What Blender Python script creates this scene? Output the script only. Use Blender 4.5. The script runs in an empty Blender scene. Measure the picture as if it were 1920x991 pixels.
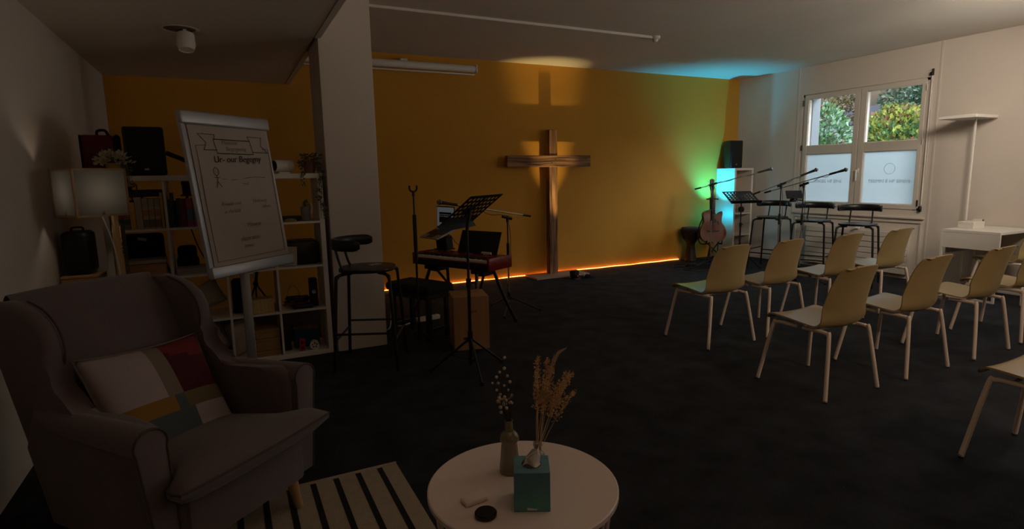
import bpy, bmesh, math, random
from mathutils import Vector, Matrix, Quaternion

random.seed(7)
sc = bpy.context.scene
C = sc.collection
R = math.radians

# ---------------------------------------------------------------- camera
cam_d = bpy.data.cameras.new('camera')
cam = bpy.data.objects.new('camera', cam_d)
C.objects.link(cam)
cam_d.sensor_width = 36.0
cam_d.lens = 36.0 * 1072.72 / 1920.0
cam_d.clip_start = 0.05
_yaw, _pit, _rol = R(26.31024), R(8.84957), R(-1.10357)
_f = Vector((math.sin(_yaw) * math.cos(_pit), math.cos(_yaw) * math.cos(_pit), -math.sin(_pit)))
_r = Vector((math.cos(_yaw), -math.sin(_yaw), 0))
_u = _r.cross(_f)
_r2 = math.cos(_rol) * _r + math.sin(_rol) * _u
_u2 = -math.sin(_rol) * _r + math.cos(_rol) * _u
cam.matrix_world = Matrix(((_r2.x, _u2.x, -_f.x, 0), (_r2.y, _u2.y, -_f.y, 0), (_r2.z, _u2.z, -_f.z, 1.427), (0, 0, 0, 1)))
sc.camera = cam

# ---------------------------------------------------------------- view, world, lights
sc.view_settings.view_transform = 'Standard'
sc.view_settings.look = 'None'
sc.view_settings.exposure = 0.0
sc.view_settings.gamma = 1.0
sc.view_settings.use_curve_mapping = False
sc.cycles.max_bounces = 8
sc.cycles.diffuse_bounces = 5
sc.cycles.transparent_max_bounces = 16

world = bpy.data.worlds.new('overcast sky')
sc.world = world
world.use_nodes = True
_bg = world.node_tree.nodes['Background']
_bg.inputs['Color'].default_value = (0.72, 0.86, 1.0, 1)
_bg.inputs['Strength'].default_value = 0.62


def light(name, kind, loc, energy, color, target=None, **kw):
    d = bpy.data.lights.new(name, kind)
    d.energy = energy
    d.color = color
    for k, v in kw.items():
        setattr(d, k, v)
    o = bpy.data.objects.new(name, d)
    C.objects.link(o)
    o.location = loc
    if target is not None:
        o.rotation_euler = (Vector(target) - Vector(loc)).to_track_quat('-Z', 'Y').to_euler()
    return o


# sun from behind the building, lights the garden only
light('sun', 'SUN', (0, 0, 30), 3.0, (1.0, 0.93, 0.82), (16, 3.0, 0), angle=R(2))
# daylight through the two further windows of the window wall, beside the camera
light('daylight_window_2', 'AREA', (8.3, 1.55, 1.55), 60, (1.0, 0.92, 0.82), (5.6, 2.0, 3.4), shape='RECTANGLE', size=1.7, size_y=1.2)
light('daylight_window_3', 'AREA', (8.3, -1.0, 1.55), 20, (1.0, 0.92, 0.82), (5.6, -0.8, 3.4), shape='RECTANGLE', size=1.7, size_y=1.2)
# fill spots added out of view to brighten window wall and chairs
light('fill_spot_a', 'SPOT', (5.4, 2.1, 2.62), 150, (1.0, 0.86, 0.70), (7.84, 4.7, 1.7), spot_size=R(80), spot_blend=1.0, shadow_soft_size=0.25)
light('fill_spot_b', 'SPOT', (6.3, 0.8, 2.62), 92, (1.0, 0.86, 0.70), (7.8, 3.2, 1.2), spot_size=R(100), spot_blend=1.0, shadow_soft_size=0.25)
light('fill_spot_c', 'SPOT', (3.9, -0.9, 2.84), 110, (1.0, 0.72, 0.50), (4.6, 2.6, 0.5), spot_size=R(70), spot_blend=1.0, shadow_soft_size=0.12)
# warm fill light added behind the camera to lift the left side
light('warm_fill', 'POINT', (1.9, -2.0, 1.9), 6, (1.0, 0.62, 0.36), shadow_soft_size=0.25)
light('ceiling_fill', 'SPOT', (1.3, 0.6, 1.75), 46, (1.0, 0.74, 0.52), (1.4, 1.6, 3.4), spot_size=R(150), spot_blend=1.0, shadow_soft_size=0.15)  # upward fill added beside the camera to brighten the left ceiling
light('ceiling_fill_right', 'SPOT', (6.0, 0.9, 1.7), 150, (1.0, 0.90, 0.76), (5.6, 1.8, 3.4), spot_size=R(150), spot_blend=1.0, shadow_soft_size=0.15)  # second added fill, aimed up for the ceiling at the right
# bright sky above the garden reaching in through window_1
light('daylight_window_1', 'AREA', (9.7, 5.2, 4.3), 120, (0.74, 0.90, 1.0), (6.0, 4.9, 0.6), shape='RECTANGLE', size=2.4, size_y=2.0)
light('daylight_window_1b', 'AREA', (10.3, 3.3, 3.7), 260, (0.95, 0.97, 1.0), (5.6, 7.0, 0.7), shape='RECTANGLE', size=1.6, size_y=1.6)

# ---------------------------------------------------------------- materials
MATS = {}


def mat(name, col, rough=0.6, metal=0.0, spec=0.5, var=0.0, scale=8.0, bump=0.0, bscale=60.0, emit=None, estr=0.0,
        trans=0.0, alpha=1.0, sheen=0.0, stretch=None, ior=1.45, col2=None):
    if name in MATS:
        return MATS[name]
    m = bpy.data.materials.new(name)
    m.use_nodes = True
    nt = m.node_tree
    N, L = nt.nodes, nt.links
    b = N['Principled BSDF']
    c4 = (col[0], col[1], col[2], 1)
    b.inputs['Base Color'].default_value = c4
    b.inputs['Roughness'].default_value = rough
    b.inputs['Metallic'].default_value = metal
    b.inputs['Specular IOR Level'].default_value = spec
    b.inputs['IOR'].default_value = ior
    b.inputs['Transmission Weight'].default_value = trans
    b.inputs['Alpha'].default_value = alpha
    b.inputs['Sheen Weight'].default_value = sheen
    if emit:
        b.inputs['Emission Color'].default_value = (emit[0], emit[1], emit[2], 1)
        b.inputs['Emission Strength'].default_value = estr
    if var > 0 or bump > 0 or col2:
        tc = N.new('ShaderNodeTexCoord')
        src = tc.outputs['Object']
        if stretch:
            mp = N.new('ShaderNodeMapping')
            mp.inputs['Scale'].default_value = stretch
            L.new(src, mp.inputs['Vector'])
            src = mp.outputs['Vector']
        if var > 0 or col2:
            n = N.new('ShaderNodeTexNoise')
            n.inputs['Scale'].default_value = scale
            n.inputs['Detail'].default_value = 6
            L.new(src, n.inputs['Vector'])
            r = N.new('ShaderNodeValToRGB')
            r.color_ramp.elements[0].position = 0.3
            r.color_ramp.elements[1].position = 0.7
            if col2:
                r.color_ramp.elements[0].color = (col2[0], col2[1], col2[2], 1)
                r.color_ramp.elements[1].color = c4
            else:
                r.color_ramp.elements[0].color = tuple(x * (1 - var) for x in col) + (1,)
                r.color_ramp.elements[1].color = tuple(min(1, x * (1 + var)) for x in col) + (1,)
            L.new(n.outputs['Fac'], r.inputs['Fac'])
            L.new(r.outputs['Color'], b.inputs['Base Color'])
        if bump > 0:
            n2 = N.new('ShaderNodeTexNoise')
            n2.inputs['Scale'].default_value = bscale
            n2.inputs['Detail'].default_value = 4
            L.new(src, n2.inputs['Vector'])
            bp = N.new('ShaderNodeBump')
            bp.inputs['Strength'].default_value = bump
            bp.inputs['Distance'].default_value = 0.01
            L.new(n2.outputs['Fac'], bp.inputs['Height'])
            L.new(bp.outputs['Normal'], b.inputs['Normal'])
    MATS[name] = m
    return m


def glass_mat(name, tint=(0.95, 0.98, 1.0), refl=0.06):
    m = bpy.data.materials.new(name)
    m.use_nodes = True
    nt = m.node_tree
    N, L = nt.nodes, nt.links
    N.remove(N['Principled BSDF'])
    t = N.new('ShaderNodeBsdfTransparent')
    t.inputs['Color'].default_value = tint + (1,)
    g = N.new('ShaderNodeBsdfGlossy')
    g.inputs['Roughness'].default_value = 0.02
    mx = N.new('ShaderNodeMixShader')
    mx.inputs['Fac'].default_value = refl
    L.new(t.outputs[0], mx.inputs[1])
    L.new(g.outputs[0], mx.inputs[2])
    L.new(mx.outputs[0], N['Material Output'].inputs['Surface'])
    MATS[name] = m
    return m


def translucent_mat(name, col, tr=0.75, rough=0.7):
    m = bpy.data.materials.new(name)
    m.use_nodes = True
    nt = m.node_tree
    N, L = nt.nodes, nt.links
    N.remove(N['Principled BSDF'])
    t = N.new('ShaderNodeBsdfTranslucent')
    t.inputs['Color'].default_value = col + (1,)
    d = N.new('ShaderNodeBsdfDiffuse')
    d.inputs['Color'].default_value = col + (1,)
    mx = N.new('ShaderNodeMixShader')
    mx.inputs['Fac'].default_value = tr
    L.new(d.outputs[0], mx.inputs[1])
    L.new(t.outputs[0], mx.inputs[2])
    L.new(mx.outputs[0], N['Material Output'].inputs['Surface'])
    MATS[name] = m
    return m


def wood_mat(name, c1, c2, axis='Z', scale=6.0, rough=0.6, bump=0.15, dist=3.0):
    m = bpy.data.materials.new(name)
    m.use_nodes = True
    nt = m.node_tree
    N, L = nt.nodes, nt.links
    b = N['Principled BSDF']
    b.inputs['Roughness'].default_value = rough
    tc = N.new('ShaderNodeTexCoord')
    mp = N.new('ShaderNodeMapping')
    s = [scale * 5] * 3
    s['XYZ'.index(axis)] = scale * 0.35
    mp.inputs['Scale'].default_value = s
    L.new(tc.outputs['Object'], mp.inputs['Vector'])
    n = N.new('ShaderNodeTexNoise')
    n.inputs['Scale'].default_value = 1.0
    n.inputs['Detail'].default_value = 8
    n.inputs['Distortion'].default_value = dist * 0.3
    L.new(mp.outputs['Vector'], n.inputs['Vector'])
    r = N.new('ShaderNodeValToRGB')
    r.color_ramp.elements[0].position = 0.32
    r.color_ramp.elements[0].color = c1 + (1,)
    r.color_ramp.elements[1].position = 0.68
    r.color_ramp.elements[1].color = c2 + (1,)
    L.new(n.outputs['Fac'], r.inputs['Fac'])
    L.new(r.outputs['Color'], b.inputs['Base Color'])
    bp = N.new('ShaderNodeBump')
    bp.inputs['Strength'].default_value = bump
    bp.inputs['Distance'].default_value = 0.01
    L.new(n.outputs['Fac'], bp.inputs['Height'])
    L.new(bp.outputs['Normal'], b.inputs['Normal'])
    MATS[name] = m
    return m


M_wall = mat('white painted plaster', (0.62, 0.55, 0.49), 0.85, var=0.02, scale=3, bump=0.03, bscale=200)
M_ceil = mat('ceiling white paint', (0.66, 0.60, 0.53), 0.9, var=0.02, scale=2)
M_yellow = mat('mustard yellow wall paint', (0.57, 0.268, 0.025), 0.8, var=0.03, scale=2.5, bump=0.03, bscale=180)
M_carpet = mat('dark carpet', (0.027, 0.030, 0.037), 0.95, spec=0.25, var=0.45, scale=5, bump=0.9, bscale=260)
M_white = mat('white lacquer', (0.72, 0.68, 0.63), 0.45)
M_whitem = mat('white matt board', (0.68, 0.63, 0.57), 0.6)
M_frame = mat('white window frame', (0.62, 0.56, 0.50), 0.5)
M_black = mat('black plastic', (0.008, 0.008, 0.009), 0.45)
M_blackm = mat('black powder coated steel', (0.007, 0.0075, 0.008), 0.38, spec=0.6)
M_blackwood = mat('black stained wood', (0.008, 0.008, 0.009), 0.35, var=0.2, scale=20)
M_blackfab = mat('black fabric', (0.007, 0.007, 0.007), 0.9, bump=0.4, bscale=300)
M_chrome = mat('brushed chrome', (0.55, 0.54, 0.52), 0.3, metal=1.0)
M_darkmetal = mat('dark grey metal', (0.05, 0.05, 0.05), 0.4, metal=1.0)
M_shell = mat('olive beige moulded shell', (0.44, 0.325, 0.15), 0.32, spec=0.6, var=0.02, scale=4)
M_legw = mat('white chair tube', (0.86, 0.72, 0.62), 0.4)
M_sofa = mat('grey mauve wool upholstery', (0.138, 0.106, 0.112), 0.95, var=0.06, scale=6, bump=0.25, bscale=320, sheen=0.2)
M_seam = mat('upholstery piping', (0.085, 0.065, 0.055), 0.95)
M_beech = wood_mat('beech wood', (0.42, 0.26, 0.12), (0.52, 0.34, 0.17), 'Z', 4)
M_pine = wood_mat('pale pine', (0.50, 0.32, 0.14), (0.60, 0.41, 0.20), 'Z', 4)
M_cajon = wood_mat('cajon birch', (0.30, 0.15, 0.06), (0.36, 0.19, 0.08), 'Z', 3, bump=0.05)
M_crossv = wood_mat('weathered beam upright', (0.035, 0.014, 0.006), (0.42, 0.20, 0.085), 'Z', 3.2, 0.75, 0.9, 5)
M_crossh = wood_mat('weathered beam crossbar', (0.035, 0.014, 0.006), (0.42, 0.20, 0.085), 'X', 3.2, 0.75, 0.9, 5)
M_kraft = mat('brown kraft card', (0.33, 0.19, 0.075), 0.8, var=0.08)
M_box_w = wood_mat('light wooden box', (0.42, 0.23, 0.10), (0.50, 0.29, 0.13), 'X', 4)
M_glass = glass_mat('clear window glass')
M_frost = translucent_mat('frosted glass film', (0.56, 0.62, 0.65), 0.8)
M_red = mat('red lacquer', (0.17, 0.008, 0.010), 0.3)
M_linen = mat('white linen', (0.52, 0.46, 0.38), 0.95, bump=0.3, bscale=250)
M_paper = mat('flipchart paper', (0.42, 0.35, 0.31), 0.8)
M_ink = mat('black marker ink', (0.012, 0.012, 0.012), 0.6)
M_ink2 = mat('faint grey pencil', (0.30, 0.25, 0.21), 0.8)
M_green_ink = mat('green marker ink', (0.008, 0.09, 0.035), 0.6)
M_alu = mat('pale aluminium', (0.45, 0.44, 0.46), 0.45, metal=0.6)


# ---------------------------------------------------------------- mesh helpers
class MB:
    def __init__(self):
        self.bm = bmesh.new()
        self.mi = 0

    def _fin(self, verts, mtx=None):
        if mtx is not None:
            bmesh.ops.transform(self.bm, matrix=mtx, verts=verts)
        fs = set()
        for v in verts:
            for f in v.link_faces:
                fs.add(f)
        for f in fs:
            f.material_index = self.mi
        return self

    def box(self, c, s, rot=None, bev=0.0, seg=1):
        r = bmesh.ops.create_cube(self.bm, size=1.0)
        vs = r['verts']
        bmesh.ops.scale(self.bm, vec=s, verts=vs)
        if bev > 0:
            es = list({e for v in vs for e in v.link_edges})
            rr = bmesh.ops.bevel(self.bm, geom=es, offset=bev, segments=seg, affect='EDGES', profile=0.5)
            vs = list({v for f in rr['faces'] for v in f.verts} | {v for v in vs if v.is_valid})
            # collect the whole island
            seen = set(vs)
            st = list(vs)
            while st:
                v = st.pop()
                for e in v.link_edges:
                    o = e.other_vert(v)
                    if o not in seen:
                        seen.add(o)
                        st.append(o)
            vs = list(seen)
        m = Matrix.Translation(Vector(c))
        if rot is not None:
            m = m @ (rot if isinstance(rot, Matrix) else Matrix.Rotation(rot, 4, 'Z'))
        return self._fin(vs, m)

    def cyl(self, p0, p1, r0, r1=None, seg=12):
        r1 = r0 if r1 is None else r1
        p0, p1 = Vector(p0), Vector(p1)
        d = p1 - p0
        r = bmesh.ops.create_cone(self.bm, cap_ends=True, cap_tris=False, segments=seg, radius1=max(r0, 1e-5), radius2=max(r1, 1e-5), depth=d.length)
        q = Vector((0, 0, 1)).rotation_difference(d.normalized()) if d.length > 1e-9 else Quaternion()
        return self._fin(r['verts'], Matrix.Translation((p0 + p1) / 2) @ q.to_matrix().to_4x4())

    def sph(self, c, r, seg=12, sc3=(1, 1, 1), rot=None):
        q = bmesh.ops.create_uvsphere(self.bm, u_segments=seg, v_segments=max(6, seg * 2 // 3), radius=r)
        m = Matrix.Translation(Vector(c))
        if rot is not None:
            m = m @ rot
        m = m @ Matrix.Diagonal((sc3[0], sc3[1], sc3[2], 1))
        return self._fin(q['verts'], m)

    def tube(self, pts, r, seg=8, closed=False, smooth=0, rb=None):
        pts = [Vector(p) for p in pts]
        if smooth:
            pts = spline(pts, smooth, closed)
        n = len(pts)
        rings = []
        up = Vector((0.123, 0.234, 0.97))
        prev = None
        for i, p in enumerate(pts):
            a = pts[i - 1] if i > 0 else (pts[-1] if closed else p)
            b = pts[i + 1] if i < n - 1 else (pts[0] if closed else p)
            t = (b - a).normalized()
            if prev is None:
                x = t.cross(up)
                if x.length < 1e-3:
                    x = t.cross(Vector((1, 0, 0)))
                x.normalize()
            else:
                x = prev - t * prev.dot(t)
                if x.length < 1e-6:
                    x = t.cross(up)
                x.normalize()
            prev = x
            y = t.cross(x)
            rr = r if rb is None else r + (rb - r) * i / max(1, n - 1)
            rings.append([self.bm.verts.new(p + (x * math.cos(2 * math.pi * k / seg) + y * math.sin(2 * math.pi * k / seg)) * rr) for k in range(seg)])
        fs = []
        for i in range(n if closed else n - 1):
            A, B = rings[i], rings[(i + 1) % n]
            for k in range(seg):
                fs.append(self.bm.faces.new((A[k], A[(k + 1) % seg], B[(k + 1) % seg], B[k])))
        if not closed:
            fs.append(self.bm.faces.new(rings[0][::-1]))
            fs.append(self.bm.faces.new(rings[-1]))
        for f in fs:
            f.material_index = self.mi
        return self

    def lathe(self, prof, seg=24, c=(0, 0, 0), cap=True):
        c = Vector(c)
        rings = []
        for r, z in prof:
            rings.append([self.bm.verts.new(c + Vector((r * math.cos(2 * math.pi * k / seg), r * math.sin(2 * math.pi * k / seg), z))) for k in range(seg)])
        fs = []
        for A, B in zip(rings, rings[1:]):
            for k in range(seg):
                fs.append(self.bm.faces.new((A[k], A[(k + 1) % seg], B[(k + 1) % seg], B[k])))
        if cap:
            fs.append(self.bm.faces.new(rings[0][::-1]))
            fs.append(self.bm.faces.new(rings[-1]))
        for f in fs:
            f.material_index = self.mi
        return self

    def prism(self, poly, h, mtx=None, bev=0.0, seg=2):
        """poly in the XY plane, extruded h along Z (centred), then moved by mtx"""
        a = [self.bm.verts.new((x, y, -h / 2)) for x, y in poly]
        b = [self.bm.verts.new((x, y, h / 2)) for x, y in poly]
        n = len(poly)
        f0 = self.bm.faces.new(a[::-1])
        f1 = self.bm.faces.new(b)
        for i in range(n):
            self.bm.faces.new((a[i], a[(i + 1) % n], b[(i + 1) % n], b[i]))
        vs = a + b
        if bev > 0:
            es = list(f0.edges) + list(f1.edges)
            rr = bmesh.ops.bevel(self.bm, geom=es, offset=bev, segments=seg, affect='EDGES', profile=0.5)
            seen = {v for v in vs if v.is_valid} | {v for f in rr['faces'] for v in f.verts}
            st = list(seen)
            while st:
                v = st.pop()
                for e in v.link_edges:
                    o = e.other_vert(v)
                    if o not in seen:
                        seen.add(o)
                        st.append(o)
            vs = list(seen)
        return self._fin(vs, mtx)

    def surf(self, f, nu, nv, thick=0.0, mfun=None):
        """grid surface f(u,v), u,v in 0..1; closed into a slab along its normals when thick"""
        P = [[Vector(f(i / nu, j / nv)) for j in range(nv + 1)] for i in range(nu + 1)]
        top = [[self.bm.verts.new(p) for p in row] for row in P]
        fs = []

        def cell(i, j):
            return mfun((i + .5) / nu, (j + .5) / nv) if mfun else self.mi
        for i in range(nu):
            for j in range(nv):
                q = self.bm.faces.new((top[i][j], top[i + 1][j], top[i + 1][j + 1], top[i][j + 1]))
                q.material_index = cell(i, j)
        if thick:
            bot = []
            for i in range(nu + 1):
                row = []
                for j in range(nv + 1):
                    du = P[min(i + 1, nu)][j] - P[max(i - 1, 0)][j]
                    dv = P[i][min(j + 1, nv)] - P[i][max(j - 1, 0)]
                    nrm = du.cross(dv)
                    nrm = nrm.normalized() if nrm.length > 1e-9 else Vector((0, 0, 1))
                    row.append(self.bm.verts.new(P[i][j] - nrm * thick))
                bot.append(row)
            for i in range(nu):
                for j in range(nv):
                    q = self.bm.faces.new((bot[i][j], bot[i][j + 1], bot[i + 1][j + 1], bot[i + 1][j]))
                    q.material_index = cell(i, j)
            for i in range(nu):
                for j, s in ((0, 0), (nv, 1)):
                    a, b, c, d = top[i][j], top[i + 1][j], bot[i + 1][j], bot[i][j]
                    self.bm.faces.new((a, d, c, b) if s == 0 else (a, b, c, d))
            for j in range(nv):
                for i, s in ((0, 1), (nu, 0)):
                    a, b, c, d = top[i][j], top[i][j + 1], bot[i][j + 1], bot[i][j]
                    self.bm.faces.new((a, d, c, b) if s == 0 else (a, b, c, d))
        return self

    def build(self, name, m, parent=None, flat=False, ang=0.62, recalc=True):
        bm = self.bm
        if recalc:
            bmesh.ops.recalc_face_normals(bm, faces=bm.faces)
        if not flat:
            for f in bm.faces:
                f.smooth = True
            for e in bm.edges:
                if len(e.link_faces) == 2:
                    if e.calc_face_angle(0) > ang:
                        e.smooth = False
        me = bpy.data.meshes.new(name)
        bm.to_mesh(me)
        bm.free()
        for q in (m if isinstance(m, (list, tuple)) else [m]):
            me.materials.append(q)
        o = bpy.data.objects.new(name, me)
        C.objects.link(o)
        if parent is not None:
            o.parent = parent
        return o


def spline(pts, k=6, closed=False):
    out = []
    n = len(pts)
    rng = range(n if closed else n - 1)
    for i in rng:
        p0 = pts[i - 1] if (i > 0 or closed) else pts[i]
        p1 = pts[i]
        p2 = pts[(i + 1) % n]
        p3 = pts[(i + 2) % n] if (i + 2 < n or closed) else p2
        for j in range(k):
            t = j / k
            out.append(0.5 * ((2 * p1) + (p2 - p0) * t + (2 * p0 - 5 * p1 + 4 * p2 - p3) * t * t + (3 * p1 - p0 - 3 * p2 + p3) * t ** 3))
    if not closed:
        out.append(pts[-1])
    return out


def thing(name, label, cat, loc=(0, 0, 0), rz=0.0, group=None):
    o = bpy.data.objects.new(name, None)
    C.objects.link(o)
    o.empty_display_size = 0.1
    o.location = loc
    o.rotation_euler = (0, 0, rz)
    o['label'] = label
    o['category'] = cat
    if group:
        o['group'] = group
    return o


def tag(o, label, cat, group=None, loc=None, rz=None):
    o['label'] = label
    o['category'] = cat
    if group:
        o['group'] = group
    if loc is not None:
        o.location = loc
    if rz is not None:
        o.rotation_euler = (0, 0, rz)
    return o


def struct(o):
    o['kind'] = 'structure'
    return o


def stuff(o):
    o['kind'] = 'stuff'
    return o


KIDS = {}


def copy_tree(o, loc, rz, label, parent=None):
    c = o.copy()
    C.objects.link(c)
    if parent is None:
        c.location = loc
        c.rotation_euler = (0, 0, rz)
        c['label'] = label
    else:
        c.parent = parent
    for ch in [q for q in C.objects if q.parent == o]:
        copy_tree(ch, None, None, None, c)
    return c


def text_mesh(txt, size, m, name, parent=None, loc=(0, 0, 0), rot=(0, 0, 0), extrude=0.0004, align='CENTER', shear=0.0, mirror=False):
    cu = bpy.data.curves.new(name, 'FONT')
    cu.body = txt
    cu.size = size
    cu.extrude = extrude
    cu.align_x = align
    cu.shear = shear
    cu.resolution_u = 3
    t = bpy.data.objects.new('tmp', cu)
    C.objects.link(t)
    dg = bpy.context.evaluated_depsgraph_get()
    me = bpy.data.meshes.new_from_object(t.evaluated_get(dg))
    bpy.data.objects.remove(t)
    bpy.data.curves.remove(cu)
    if mirror:
        for v in me.vertices:
            v.co.x *= -1
    me.materials.clear()
    me.materials.append(m)
    me.name = name
    o = bpy.data.objects.new(name, me)
    C.objects.link(o)
    if parent is not None:
        o.parent = parent
    o.location = loc
    o.rotation_euler = rot
    return o


def aim(a, b):
    """rotation matrix whose Z points from a to b"""
    return (Vector(b) - Vector(a)).to_track_quat('Z', 'Y').to_matrix().to_4x4()


# ================================================================ the room
XL, XR, YB, YF = -1.003, 7.84, 7.15, -3.2
ZC, ZA = 2.92, 2.50
struct(MB().box((3.4, 2.0, -0.06), (9.9, 11.2, 0.12)).build('floor', M_carpet))
struct(MB().box((3.4, YB + 0.15, 1.5), (9.9, 0.3, 3.2)).build('wall_back', M_yellow))
struct(MB().box((XL - 0.15, 2.0, 1.5), (0.3, 10.6, 3.2)).build('wall_left', M_wall))
struct(MB().box((3.4, YF - 0.15, 1.5), (9.9, 0.3, 3.2)).build('wall_front', M_wall))
struct(MB().box((3.4, 2.0, ZC + 0.1), (9.9, 11.2, 0.2)).build('ceiling', M_ceil))
# lowered ceiling of the alcove at the left, with its edge strip
struct(MB().box(((XL + 0.71) / 2, 1.975, (ZA + ZC) / 2), (0.71 - XL, 10.35, ZC - ZA)).build('ceiling.001', M_ceil))
struct(MB().box((0.735, 1.0, (2.494 + ZC) / 2), (0.042, 7.56, ZC - 2.494)).box((0.735, 6.23, (2.494 + ZC) / 2), (0.042, 1.84, ZC - 2.494)).build('trim_1', M_whitem))
# pillar beside the shelf
struct(MB().box((0.94, 5.045, ZC / 2), (0.412, 0.53, ZC), bev=0.004).build('wall_pillar', M_wall))

# window wall: solid pieces around three openings
WT = 0.40
OPEN = [(4.205, 5.95), (0.7, 2.45), (-1.85, -0.1)]
Z0, Z1 = 0.885, 2.52
w = MB()
edges = [YF - 0.2, -1.85, -0.1, 0.7, 2.45, 4.205, 5.95, YB + 0.2]
for a, b in zip(edges[0::2], edges[1::2]):
    w.box((XR + WT / 2, (a + b) / 2, 1.5), (WT, b - a, 3.2))
for a, b in OPEN:
    w.box((XR + WT / 2, (a + b) / 2, (Z0 - 0.1) / 2), (WT, b - a, Z0 + 0.1))
    w.box((XR + WT / 2, (a + b) / 2, (Z1 + 3.1) / 2), (WT, b - a, 3.1 - Z1))
struct(w.build('wall_right', M_wall))
# raised wall faces left and right of the window bay
t2 = MB().box((XR - 0.003, 4.10, ZC / 2), (0.006, 0.02, ZC)).box((XR - 0.003, 6.02, ZC / 2), (0.006, 0.02, ZC))
struct(t2.build('trim_2', M_frame))
# sill boards and panel beading under the window
t3 = MB().box((XR - 0.018, 5.06, 0.79), (0.036, 1.86, 0.022), bev=0.003).box((XR - 0.010, 5.06, 0.735), (0.02, 1.80, 0.016))
t3.box((XR - 0.008, 4.165, 0.36), (0.016, 0.018, 0.70)).box((XR - 0.008, 5.95, 0.36), (0.016, 0.018, 0.70))
struct(t3.build('trim_3', M_frame))
rv = MB()
for a, b in OPEN:
    for y_ in (a + 0.004, b - 0.004):
        rv.box((XR + 0.27, y_, (Z0 + Z1) / 2), (0.26, 0.008, Z1 - Z0 - 0.02))
        rv.box((XR + 0.22, y_ + (0.012 if y_ < (a + b) / 2 else -0.012), (Z0 + Z1) / 2), (0.04, 0.024, Z1 - Z0 - 0.02))
struct(rv.build('trim_4', mat('grey outer reveal', (0.26, 0.29, 0.32), 0.8)))
struct(MB().box((XR - 0.006, 1.9, 0.03), (0.012, 10.4, 0.06)).build('baseboard_right', M_wall))


def window(name, y0, y1, detail=True):
    X = XR + 0.03
    ym = (y0 + y1) / 2 - 0.012
    f = MB()
    fr = 0.05
    f.box((X + 0.03, y0 + fr / 2, (Z0 + Z1) / 2), (0.09, fr, Z1 - Z0), bev=0.004)
    f.box((X + 0.03, y1 - fr / 2, (Z0 + Z1) / 2), (0.09, fr, Z1 - Z0), bev=0.004)
    f.box((X + 0.03, (y0 + y1) / 2, Z0 + 0.018), (0.09, y1 - y0, 0.036), bev=0.004)
    f.box((X + 0.03, (y0 + y1) / 2, Z1 - 0.018), (0.09, y1 - y0, 0.036), bev=0.004)
    root = struct(f.build(name, M_frame))
    gl = MB()
    spans = ((ym + 0.006, y1 - 0.045, 5.145 - 5.0525, 0.06), (y0 + 0.045, ym - 0.006, 0.045, 0.055))
    for k, (a, b) in enumerate(((ym + 0.003, y1 - 0.04), (y0 + 0.04, ym - 0.003))):
        s = MB()
        L_, R_ = (0.075, 0.065) if k == 0 else (0.05, 0.085)   # stile widths at low-y and high-y side
        zb, zt = Z0 + 0.012, Z1 - 0.012
        XX = X + 0.005
        D = 0.075
        s.box((XX, a + L_ / 2, (zb + zt) / 2), (D, L_, zt - zb), bev=0.004)
        s.box((XX, b - R_ / 2, (zb + zt) / 2), (D, R_, zt - zb), bev=0.004)
        for z_, h_ in ((zb + 0.03, 0.06), (zt - 0.029, 0.058), (1.713, 0.125)):
            s.box((XX, (a + b) / 2, z_), (D - 0.004, b - a - 0.02, h_), bev=0.004)
        sash = s.build('sash', M_frame, root)
        ya, yb = a + L_ - 0.004, b - R_ + 0.004
        MB().box((XX + 0.012, (ya + yb) / 2, (1.77 + 2.45) / 2), (0.008, yb - ya, 2.45 - 1.77 + 0.01)).build('pane', M_glass, sash)
        p = MB().box((XX + 0.012, (ya + yb) / 2, (0.957 + 1.652) / 2), (0.006, yb - ya, 1.652 - 0.957 + 0.01)).build('frosted_pane', M_frost, sash)
        g = MB()
        for q0, q1 in ((1.775, 2.45), (0.957, 1.65)):
            g.box((XX - 0.012, ya + 0.006, (q0 + q1) / 2), (0.02, 0.008, q1 - q0)).box((XX - 0.012, yb - 0.006, (q0 + q1) / 2), (0.02, 0.008, q1 - q0))
            g.box((XX - 0.012, (ya + yb) / 2, q0 + 0.003), (0.02, yb - ya, 0.008)).box((XX - 0.012, (ya + yb) / 2, q1 - 0.003), (0.02, yb - ya, 0.008))
        g.build('glazing_bead', M_white, sash)
        if detail:
            txt = 'TERMIN E HF EINEN' if k == 1 else 'ENGEL HF EINE'
            o = text_mesh(txt, 0.062, M_filmtext, 'film_lettering', sash, (XX - 0.004 + 0.009, (ya + yb) / 2, 1.235), (R(90), 0, R(-90)), extrude=0.0003)
            if k == 1:
                ring = MB().tube([(XX + 0.007, (ya + yb) / 2 + 0.07 * math.cos(t * math.pi / 12), 1.42 + 0.07 * math.sin(t * math.pi / 12)) for t in range(24)], 0.0022, 5, closed=True)
                ring.build('film_emblem', M_filmtext, sash)
            for hz in (0.98, 1.75, 2.40):
                yy = b + 0.012 if k == 0 else a - 0.012
                MB().cyl((XX - 0.045, yy, hz - 0.04), (XX - 0.045, yy, hz + 0.04), 0.008).build('hinge', M_darkmetal if (k == 1) == (hz < 1) else M_frame, sash)
        if k == 1:
            h = MB().box((XX - 0.042, b - 0.03, 1.40), (0.012, 0.028, 0.07), bev=0.004).cyl((XX - 0.04, b - 0.03, 1.405), (XX - 0.075, b - 0.03, 1.405), 0.009)
            h.tube([(XX - 0.075, b - 0.03, 1.412), (XX - 0.078, b - 0.03, 1.36), (XX - 0.078, b - 0.03, 1.27)], 0.010, 8)
            h.build('window_handle', M_white, root)
    return root


M_filmtext = translucent_mat('film lettering', (0.553, 0.613, 0.643), 0.8)
window('window_1', *OPEN[0])
window('window_2', *OPEN[1], detail=False)
window('window_3', *OPEN[2], detail=False)
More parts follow.
